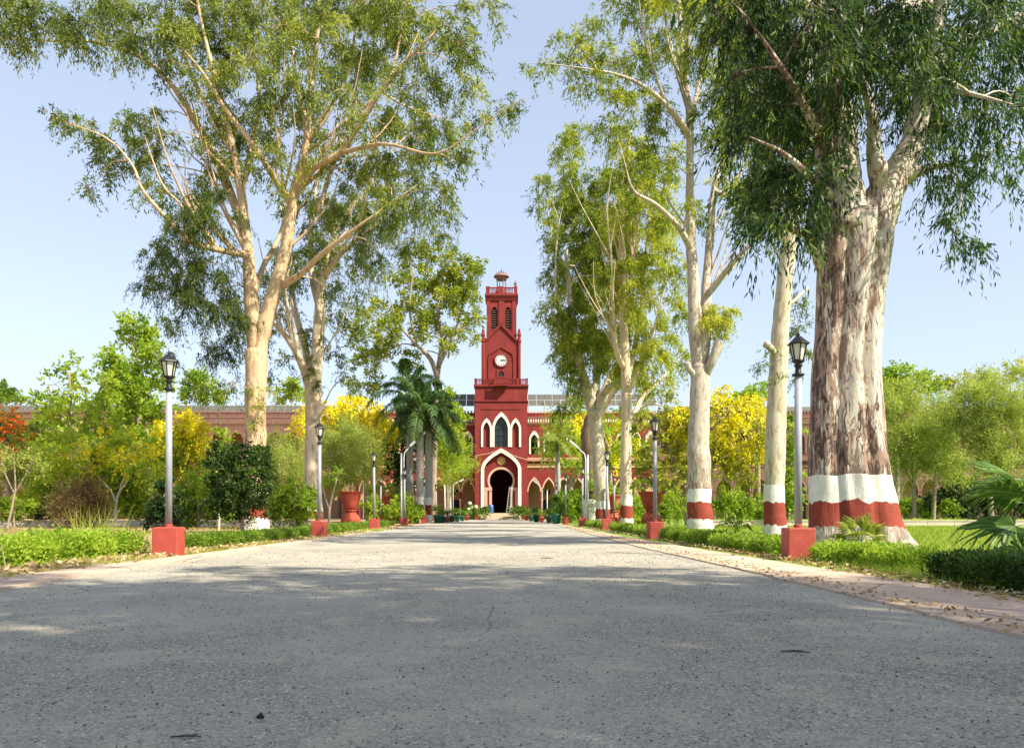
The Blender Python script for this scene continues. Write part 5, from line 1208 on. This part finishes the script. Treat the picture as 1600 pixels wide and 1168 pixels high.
# stake
t = thing('garden_stake', 'thin pale wooden stake standing by the clipped square tree', 'stake', tuple(P(342, HY, 33)*[1, 1, 0]))
MB().tube([(0, 0, -.05), (.02, 0, .95)], [.05, .045], 7).build('shaft', M['concrete'], t); MB().lathe([(.055, 0), (.05, .05), (0, .07)], 7, (.02, 0, .95)).build('cap', M['white_pole'], t)

# ---------------------------------------------------------------- hedges
def hedge(label, pts, wd, h, n_m2, leaf, mat, tint=.5, rag=.05, sty='hedge herb', seed=0, tall=0, name='hedge'):
    """pts: centre line on the ground (x, D)"""
    rr = np.random.default_rng(seed+5); pts = np.array(pts, float); seg = np.diff(pts, axis=0); ln = np.linalg.norm(seg, axis=1); T_ = ln.sum()
    o = pts[0]; t = thing(name, label, 'hedge', (o[0], o[1], 0), group='low hedges edging the avenue')
    n = int(T_*(wd+2*h)*n_m2); u = rr.uniform(0, T_, n); cum = np.concatenate([[0], np.cumsum(ln)]); k = np.clip(np.searchsorted(cum, u)-1, 0, len(ln)-1)
    f = (u-cum[k])/ln[k]; c = pts[k]+seg[k]*f[:, None]; dr = seg[k]/ln[k][:, None]; nr = np.stack([dr[:, 1], -dr[:, 0]], 1)
    hh = h*(1+.07*np.sin(u*3.1+seed)+.05*np.sin(u*7.7+1)+.04*np.sin(u*17)); 
    endf = np.clip(np.minimum(u, T_-u)/(.35*h)+.35, 0, 1)
    # points in a rounded-box section, most of them near the skin
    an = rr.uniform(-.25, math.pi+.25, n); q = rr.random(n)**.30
    ex = np.sign(np.cos(an))*np.abs(np.cos(an))**.55; ez = np.sign(np.sin(an))*np.abs(np.sin(an))**.45
    bw = 1+.18*np.sin(u*5.3+seed*2)+.1*np.sin(u*13.0)
    off = ex*wd*.5*q*bw*endf; z = np.maximum(.0, ez*hh*.93*q*endf+rr.normal(0, rag*.5, n))
    Pp = np.stack([c[:, 0]+nr[:, 0]*off-o[0], c[:, 1]+nr[:, 1]*off-o[1], z], 1)+rr.normal(size=(n, 3))*rag*.35
    Pp[:, 2] = np.maximum(Pp[:, 2], .005)
    outw = np.stack([nr[:, 0]*ex, nr[:, 1]*ex, ez+.8], 1); d = nrm(nrm(outw)*1.0+rr.normal(size=(n, 3))*.65)
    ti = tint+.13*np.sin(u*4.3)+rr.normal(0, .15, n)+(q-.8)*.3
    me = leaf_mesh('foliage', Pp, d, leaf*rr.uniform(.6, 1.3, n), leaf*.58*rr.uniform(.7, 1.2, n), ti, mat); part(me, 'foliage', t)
    st = MB(); m = int(T_/.10)
    for i in range(min(m, 260)):
        uu = (i+.5)*T_/min(m, 260); kk = min(int(np.searchsorted(cum, uu)-1), len(ln)-1); kk = max(0, kk); cc = pts[kk]+seg[kk]*((uu-cum[kk])/ln[kk])-o
        x, y = cc[0]+rr.normal(0, wd*.15), cc[1]+rr.normal(0, .04); st.tube([(x, y, -.02), (x+rr.normal(0, .05), y+rr.normal(0, .05), h*.8)], [.006, .003], 4, 0, False)
    tag(st.build('stems', B_['plain'], t), kind='stuff'); return t
HL = leafmat('hedge_leaf_bright', [(.10, .17, .02), (.23, .35, .035), (.42, .52, .07)], .45, .5)
HD = leafmat('hedge_leaf_deep', [(.014, .032, .010), (.040, .085, .018), (.11, .18, .03)], .35, .5)
HM = leafmat('hedge_leaf_mid', [(.045, .09, .013), (.14, .23, .026), (.32, .43, .05)], .40, .5)
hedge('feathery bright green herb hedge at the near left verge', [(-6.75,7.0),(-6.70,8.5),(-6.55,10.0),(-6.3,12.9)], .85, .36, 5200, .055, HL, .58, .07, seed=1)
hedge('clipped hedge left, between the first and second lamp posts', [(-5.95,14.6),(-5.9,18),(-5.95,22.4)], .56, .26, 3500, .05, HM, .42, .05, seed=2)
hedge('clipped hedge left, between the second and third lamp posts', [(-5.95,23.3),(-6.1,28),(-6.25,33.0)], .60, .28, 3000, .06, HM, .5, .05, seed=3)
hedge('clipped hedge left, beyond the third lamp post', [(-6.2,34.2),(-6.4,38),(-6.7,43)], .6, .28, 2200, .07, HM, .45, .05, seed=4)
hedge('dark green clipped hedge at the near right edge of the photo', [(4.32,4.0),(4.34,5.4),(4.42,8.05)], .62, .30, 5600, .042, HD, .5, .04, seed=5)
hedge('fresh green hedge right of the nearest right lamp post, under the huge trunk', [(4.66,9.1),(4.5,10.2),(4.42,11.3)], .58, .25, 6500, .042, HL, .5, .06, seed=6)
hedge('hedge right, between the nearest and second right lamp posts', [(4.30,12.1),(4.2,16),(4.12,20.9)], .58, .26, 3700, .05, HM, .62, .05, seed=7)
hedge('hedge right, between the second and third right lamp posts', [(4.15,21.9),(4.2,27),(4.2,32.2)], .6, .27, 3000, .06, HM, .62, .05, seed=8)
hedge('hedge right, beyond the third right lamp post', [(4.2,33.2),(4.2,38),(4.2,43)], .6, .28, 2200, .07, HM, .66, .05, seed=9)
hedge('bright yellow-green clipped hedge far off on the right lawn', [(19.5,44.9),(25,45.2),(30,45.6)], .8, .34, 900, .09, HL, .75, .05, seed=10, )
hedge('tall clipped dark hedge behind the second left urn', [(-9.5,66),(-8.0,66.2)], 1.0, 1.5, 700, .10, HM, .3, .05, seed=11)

# ---------------------------------------------------------------- grass, weeds and litter
def blades(name, n, xf, df, h, mat, tint, seed, wd=.006, clump=None, zb=0.0):
    rr = np.random.default_rng(seed); x = rr.uniform(*xf, n); d = df[0]+(df[1]-df[0])*rr.random(n)**1.6
    if clump is not None:
        keep = clump(x, d, rr); x, d = x[keep], d[keep]; n = len(x)
    hh = h*rr.uniform(.35, 1.2, n)*(1+.02*d); a = rr.uniform(0, 6.283, n); w_ = wd*(.7+.09*d); ln = rr.normal(0, .45, (n, 2))
    V = np.empty((n, 3, 3)); V[:, 0] = np.stack([x-np.cos(a)*w_, d-np.sin(a)*w_, np.full(n, zb-.01)], 1); V[:, 1] = np.stack([x+np.cos(a)*w_, d+np.sin(a)*w_, np.full(n, zb-.01)], 1)
    V[:, 2] = np.stack([x+ln[:, 0]*hh, d+ln[:, 1]*hh, hh+zb], 1)
    me = bpy.data.meshes.new(name); me.vertices.add(n*3); me.vertices.foreach_set('co', V.reshape(-1).astype(np.float32)); me.loops.add(n*3)
    me.loops.foreach_set('vertex_index', np.arange(n*3, dtype=np.int32)); me.polygons.add(n); me.polygons.foreach_set('loop_start', np.arange(0, n*3, 3, dtype=np.int32))
    me.materials.append(mat); me.update(calc_edges=True); set_tint(me, np.repeat(np.clip(tint+rr.normal(0, .2, n), 0, 1), 3))
    o = bpy.data.objects.new(name, me); COL.objects.link(o); tag(o, None, None, None, 'stuff'); return o
GR = leafmat('grass_blade', [(.10, .15, .02), (.22, .31, .04), (.42, .44, .10)], .4, .6)
DRY = leafmat('dry_grass_blade', [(.14, .13, .035), (.32, .27, .10), (.50, .42, .20)], .3, .7)
tag(blades('lawn_grass', 110000, (4.8, 24), (6.5, 42), .055, GR, .55, 1), 'sunlit short lawn grass behind the right hedges', 'grass')
tag(blades('verge_grass', 12000, (3.7, 5.4), (7.2, 12), .085, GR, .6, 2, .004, lambda x, d, r: r.random(len(x)) < np.exp(-((x-4.5)/.35)**2)), 'longer tufty grass round the right hedge ends', 'grass')
tag(blades('sparse_lawn_grass', 42000, (-26, -5.6), (7, 42), .055, DRY, .45, 3, .006, lambda x, d, r: (np.sin(x*1.3)+np.sin(d*.7+x*.4)+r.normal(0, .6, len(x))) > .1), 'sparse yellowed grass on the left lawn soil', 'grass')
tag(blades('verge_weeds', 16000, (-6.3, -5.0), (6, 34), .07, GR, .6, 4, .005, lambda x, d, r: r.random(len(x)) < .55*(np.sin(d*1.9)+1.1)/2), 'weeds and grass tufts along the left road edge', 'weeds')
tag(blades('road_edge_weeds', 9000, (2.6, 4.1), (4, 34), .045, DRY, .5, 5, .004, lambda x, d, r: (np.abs(x-np.interp(d, [4, 9, 16, 43], [2.75, 2.74, 2.55, 2.75])) < .10*r.random(len(x))+.02) | ((np.abs(x-3.9) < .12) & (r.random(len(x)) < .8))), 'dry creeping weeds along the right road edge', 'weeds', kind='stuff')
tag(blades('tall_grass_tuft', 150, (-9.2, -8.4), (16.6, 17.3), .62, GR, .7, 6, .004), 'tall wispy grass stalks standing behind the left herb hedge', 'grass')
# fallen leaves, bark strips and grit
def litter(name, lab, n, fx, dr, size, seed, tint=.5, asp=.4, zf=.03):
    rr = np.random.default_rng(seed); d = dr[0]+(dr[1]-dr[0])*rr.random(n)**1.5; x = fx(d, rr)
    p = np.stack([x, d, zf+rr.uniform(0, .012, n)], 1); v = rr.normal(size=(n, 3)); v[:, 2] *= .28; v = nrm(v)
    me = leaf_mesh(name, p, v, size*rr.uniform(.4, 1.3, n), size*asp*rr.uniform(.6, 1.3, n), tint+rr.normal(0, .28, n), LIT)
    o = bpy.data.objects.new(name, me); COL.objects.link(o); tag(o, lab, 'leaf litter', None, 'stuff')
LIT = leafmat('fallen_leaf', [(.13, .07, .03), (.38, .26, .13), (.66, .54, .34)], .2, .8)
litter('leaf_litter', 'pale fallen leaves and bark strips along the left verge', 5200, lambda d, r: r.normal(-5.45-.012*d, .26, len(d)), (5.5, 45), .10, 21, .62)
litter('leaf_litter', 'dry leaves gathered along the inner edge of the right kerb strip', 2800, lambda d, r: r.normal(3.85, .17, len(d)), (4.5, 45), .07, 22, .5)
litter('leaf_litter', 'thin scatter of dry leaves on the right road edge', 1500, lambda d, r: r.normal(2.78, .12, len(d)), (3.5, 40), .045, 23, .45, zf=.036)
litter('leaf_litter', 'few small leaves scattered on the asphalt', 420, lambda d, r: r.uniform(-4.2, 2.6, len(d)), (3.4, 40), .024, 24, .35, zf=.012)
# loose grit on the road
rr = np.random.default_rng(31); n = 18000; d = 1.9+12*rr.random(n)**1.8; x = rr.uniform(-1, 1, n)*np.minimum(4.3, d*.68)
x = np.where(x > 2.7, 2.7-rr.random(n)*2, x); sz = .0035*rr.uniform(.5, 1.8, n)*(1+.10*d); tt = np.array([[1, 1, 0], [-1, 1, 0], [-1, -1, 0], [1, -1, 0], [0, 0, 1.1]], float)
ang = rr.uniform(0, 6.28, n); ca, sa = np.cos(ang), np.sin(ang); V = np.empty((n, 5, 3))
for i in range(5):
    px_, py_ = tt[i, 0]*rr.uniform(.5, 1.2, n), tt[i, 1]*rr.uniform(.4, 1.0, n)
    V[:, i, 0] = x+sz*(px_*ca-py_*sa); V[:, i, 1] = d+sz*(px_*sa+py_*ca); V[:, i, 2] = .006+sz*tt[i, 2]*rr.uniform(.5, 1.1, n)
me = bpy.data.meshes.new('road_grit'); idx = np.array([[0, 1, 4], [1, 2, 4], [2, 3, 4], [3, 0, 4]]); F = (np.arange(n)[:, None, None]*5+idx[None]).reshape(-1)
me.vertices.add(n*5); me.vertices.foreach_set('co', V.reshape(-1).astype(np.float32)); me.loops.add(len(F)); me.loops.foreach_set('vertex_index', F.astype(np.int32))
me.polygons.add(n*4); me.polygons.foreach_set('loop_start', np.arange(0, n*12, 3, dtype=np.int32))
me.materials.append(leafmat('grit_stone', [(.045, .045, .047), (.20, .19, .17), (.50, .46, .38)], .0, .9)); me.update(calc_edges=True); set_tint(me, np.repeat(np.clip(rr.normal(.45, .25, n), 0, 1), 5))
o = bpy.data.objects.new('road_grit', me); COL.objects.link(o); tag(o, 'loose grit and stone chips on the asphalt', 'gravel', None, 'stuff')
# twigs lying on the road
B_['twig'] = plain('dead_twig_wood', (.07, .055, .04), .9, .3, 30)
for lab, px, py, l in (('dark forked twig lying on the asphalt at the right', 1243, 1019, .13), ('short dark twig on the asphalt at the lower left', 290, 1152, .09), ('small black pellet-like scrap near the bottom middle of the road', 407, 1125, .022), ('thin twig lying in the sunlit stretch of road', 855, 872, .18)):
    D = (CAMH-.01)*FPX/(py-HY); b = P(px, HY, D)
    t = MB(); a_ = random.uniform(-.3, .3); rad = l*.035 if l > .05 else .010
    t.tube([(-l/2, 0, rad), (0, l*.08, rad*1.6), (l/2, a_*l*.3, rad)], [rad*.7, rad, rad*.5], 6); t.tube([(0, l*.08, rad), (l*.3, l*.3, rad*1.2)], [rad*.8, rad*.4], 5)
    o = t.build('twig', M['black_metal'] if 'black' in lab else B_['twig'], None, False, (b[0], D, .010)); o.rotation_euler = (0, 0, a_); tag(o, lab, 'twig')

# ---------------------------------------------------------------- fan palms
M['fan'] = leafmat('fan_palm_leaf', [(.03, .07, .02), (.09, .17, .04), (.24, .33, .09)], .35, .4)
M['fan_dry'] = leafmat('fan_palm_leaf_light', [(.12, .16, .03), (.26, .32, .06), (.45, .42, .16)], .35, .5)
def fan_mesh(Rd, seed, mat, nseg=26, arc_=240, pet=.5):
    rr = np.random.default_rng(seed); mb = MB(); mb.tube([(0, 0, 0), (pet*.5, 0, .03), (pet, 0, 0)], [.012, .009, .007], 5, 0); ti = [.5]*mb.n
    c = np.array([pet, 0, 0])
    for k in range(nseg):
        a = R(-arc_/2+arc_*(k+.5)/nseg); l = Rd*(.78+.22*math.cos(a*.8))*rr.uniform(.92, 1.05); d = np.array([math.cos(a), math.sin(a), 0]); s_ = np.array([-math.sin(a), math.cos(a), 0])
        w1 = Rd*.5*math.tan(R(arc_/nseg/2))*1.0; m = c+d*l*.5+np.array([0, 0, .0]); e = c+d*l*.8+np.array([0, 0, -l*.10*rr.uniform(.3, 1.6)]); tip = c+d*l+np.array([0, 0, -l*.28*rr.uniform(.5, 1.8)])
        z = np.array([0, 0, .018])
        mb.add([c, m-s_*w1, m+z, m+s_*w1, e-s_*w1*.55, e+z*.6, e+s_*w1*.55, tip], [(0, 1, 2), (0, 2, 3), (1, 4, 5, 2), (2, 5, 6, 3), (4, 7, 5), (5, 7, 6)], 1)
        ti += [min(1, max(0, rr.normal(.5, .2)))]*8
    me = mb.mesh('fan_leaf', [M['rachis'], mat]); set_tint(me, ti); return me
t = thing('fan_palm', 'dark green fan palm reaching in from the right edge of the photo', 'palm', (6.42, 9.3, 0))
MB().tube([(0, 0, -.05), (.03, 0, .3), (.02, 0, .62)], [.12, .10, .09], 10).build('trunk', B_['stump'], t, True)
fm = [fan_mesh(.72, s_, M['fan'], 26, 230, .55) for s_ in (1, 2, 3)]
for k, (az, el, z, roll) in enumerate(((184, -24, .66, 12), (172, 4, .55, -20), (200, 22, .5, 30), (150, -38, .66, 0), (110, -20, .6, 10), (60, -30, .6, 0), (20, -10, .6, -10), (-40, -25, .6, 5), (235, -12, .5, 22), (-90, 10, .5, 0), (190, 38, .45, -30))):
    part(fm[k % 3], 'fan_leaf', t, (.02, 0, z), (R(roll), R(el), R(az)))
t = thing('fan_palm', 'small yellow-green fan palm growing against the foot of the huge trunk', 'palm', (P(1343, HY, 13.3)[0], 13.3, 0))
MB().tube([(0, 0, -.05), (0, 0, .22)], [.05, .04], 8).build('trunk', B_['stump'], t, True)
fm = [fan_mesh(.30, 10+s_, M['fan_dry'], 16, 150, .22) for s_ in (1, 2, 3)]
for k in range(13):
    part(fm[k % 3], 'fan_leaf', t, (0, 0, .2), (R(random.uniform(-70, 70)), R(-72+k*6.5), k*2.4))
t = thing('spider_plant', 'light green spreading strap-leaved plant between the ringed trunks', 'plant', (P(1150, HY, 26)[0], 26, 0))
mb, ti = broad_leaves(70, .25, .45, .65, 77, .10, .6); me = mb.mesh('foliage', M['leaf_lime']); set_tint(me, ti); part(me, 'foliage', t)
t = thing('spider_plant', 'yellowing strap-leaved plant right of the bell-shaped urn', 'plant', (P(1058, HY, 38)[0], 38, 0))
mb, ti = broad_leaves(110, .4, 1.5, 1.0, 78, .10, 1.4); me = mb.mesh('foliage', M['leaf_lime']); set_tint(me, ti); part(me, 'foliage', t)

# ---------------------------------------------------------------- trees of the same avenue behind and beside the camera, which shade the near road
def shade_tree(label, x, D, H, cr, n):
    t = Tree('eucalyptus_tree', label, 'tree', HX, 1.0, B_['R2'], 'avenue eucalyptus outside the view')
    t.b = np.array([x, D, 0.]); t.t.location = (x, D, 0); rr = np.random.default_rng(int(x*10+D*3+500))
    t.path(np.array([[0, 0, -.1], [.1, 0, H*.3], [-.2, .3, H*.6], [0, 0, H*.92]]), np.array([.5, .4, .3, .1]), 14, 16)
    for k in range(n):
        a = k*2.4; r = cr*math.sqrt((k+.5)/n); z = H*rr.uniform(.62, 1.0); C = np.array([r*math.cos(a), r*math.sin(a), z]); p0 = np.array([0, 0, z*.75])
        t.path(np.array([p0, (p0+C)/2+[0, 0, .3], C]), np.array([.10, .07, .02]), 6, 6, store=False)
        for _ in range(6):
            q = C+rr.normal(size=3)*[.9, .9, .8]; t.leaf.append(sprays(q, .50, 9, 'euc', .5+rr.normal(0, .1), 2.4, C))
    t.done(L_['euc_a'])
SHADE = [(8.6, -3.3, 15.0, 4.2, 30), (8.8, -10.5, 16.0, 4.6, 9), (14.0, -6.5, 19.0, 4.6, 15)]
for i, (x, D, H, cr, n) in enumerate(SHADE):
    shade_tree(['avenue eucalyptus beside the camera on the right', 'avenue eucalyptus behind the camera on the right', 'tall eucalyptus behind the avenue row on the right of the camera'][i], x, D, H, cr, n)
print('TRIS', sum(len(o.data.loop_triangles) if o.data.loop_triangles else sum(len(p.vertices)-2 for p in o.data.polygons) if len(o.data.polygons) < 5000 else len(o.data.polygons)*2 for o in COL.objects if o.type == 'MESH'))
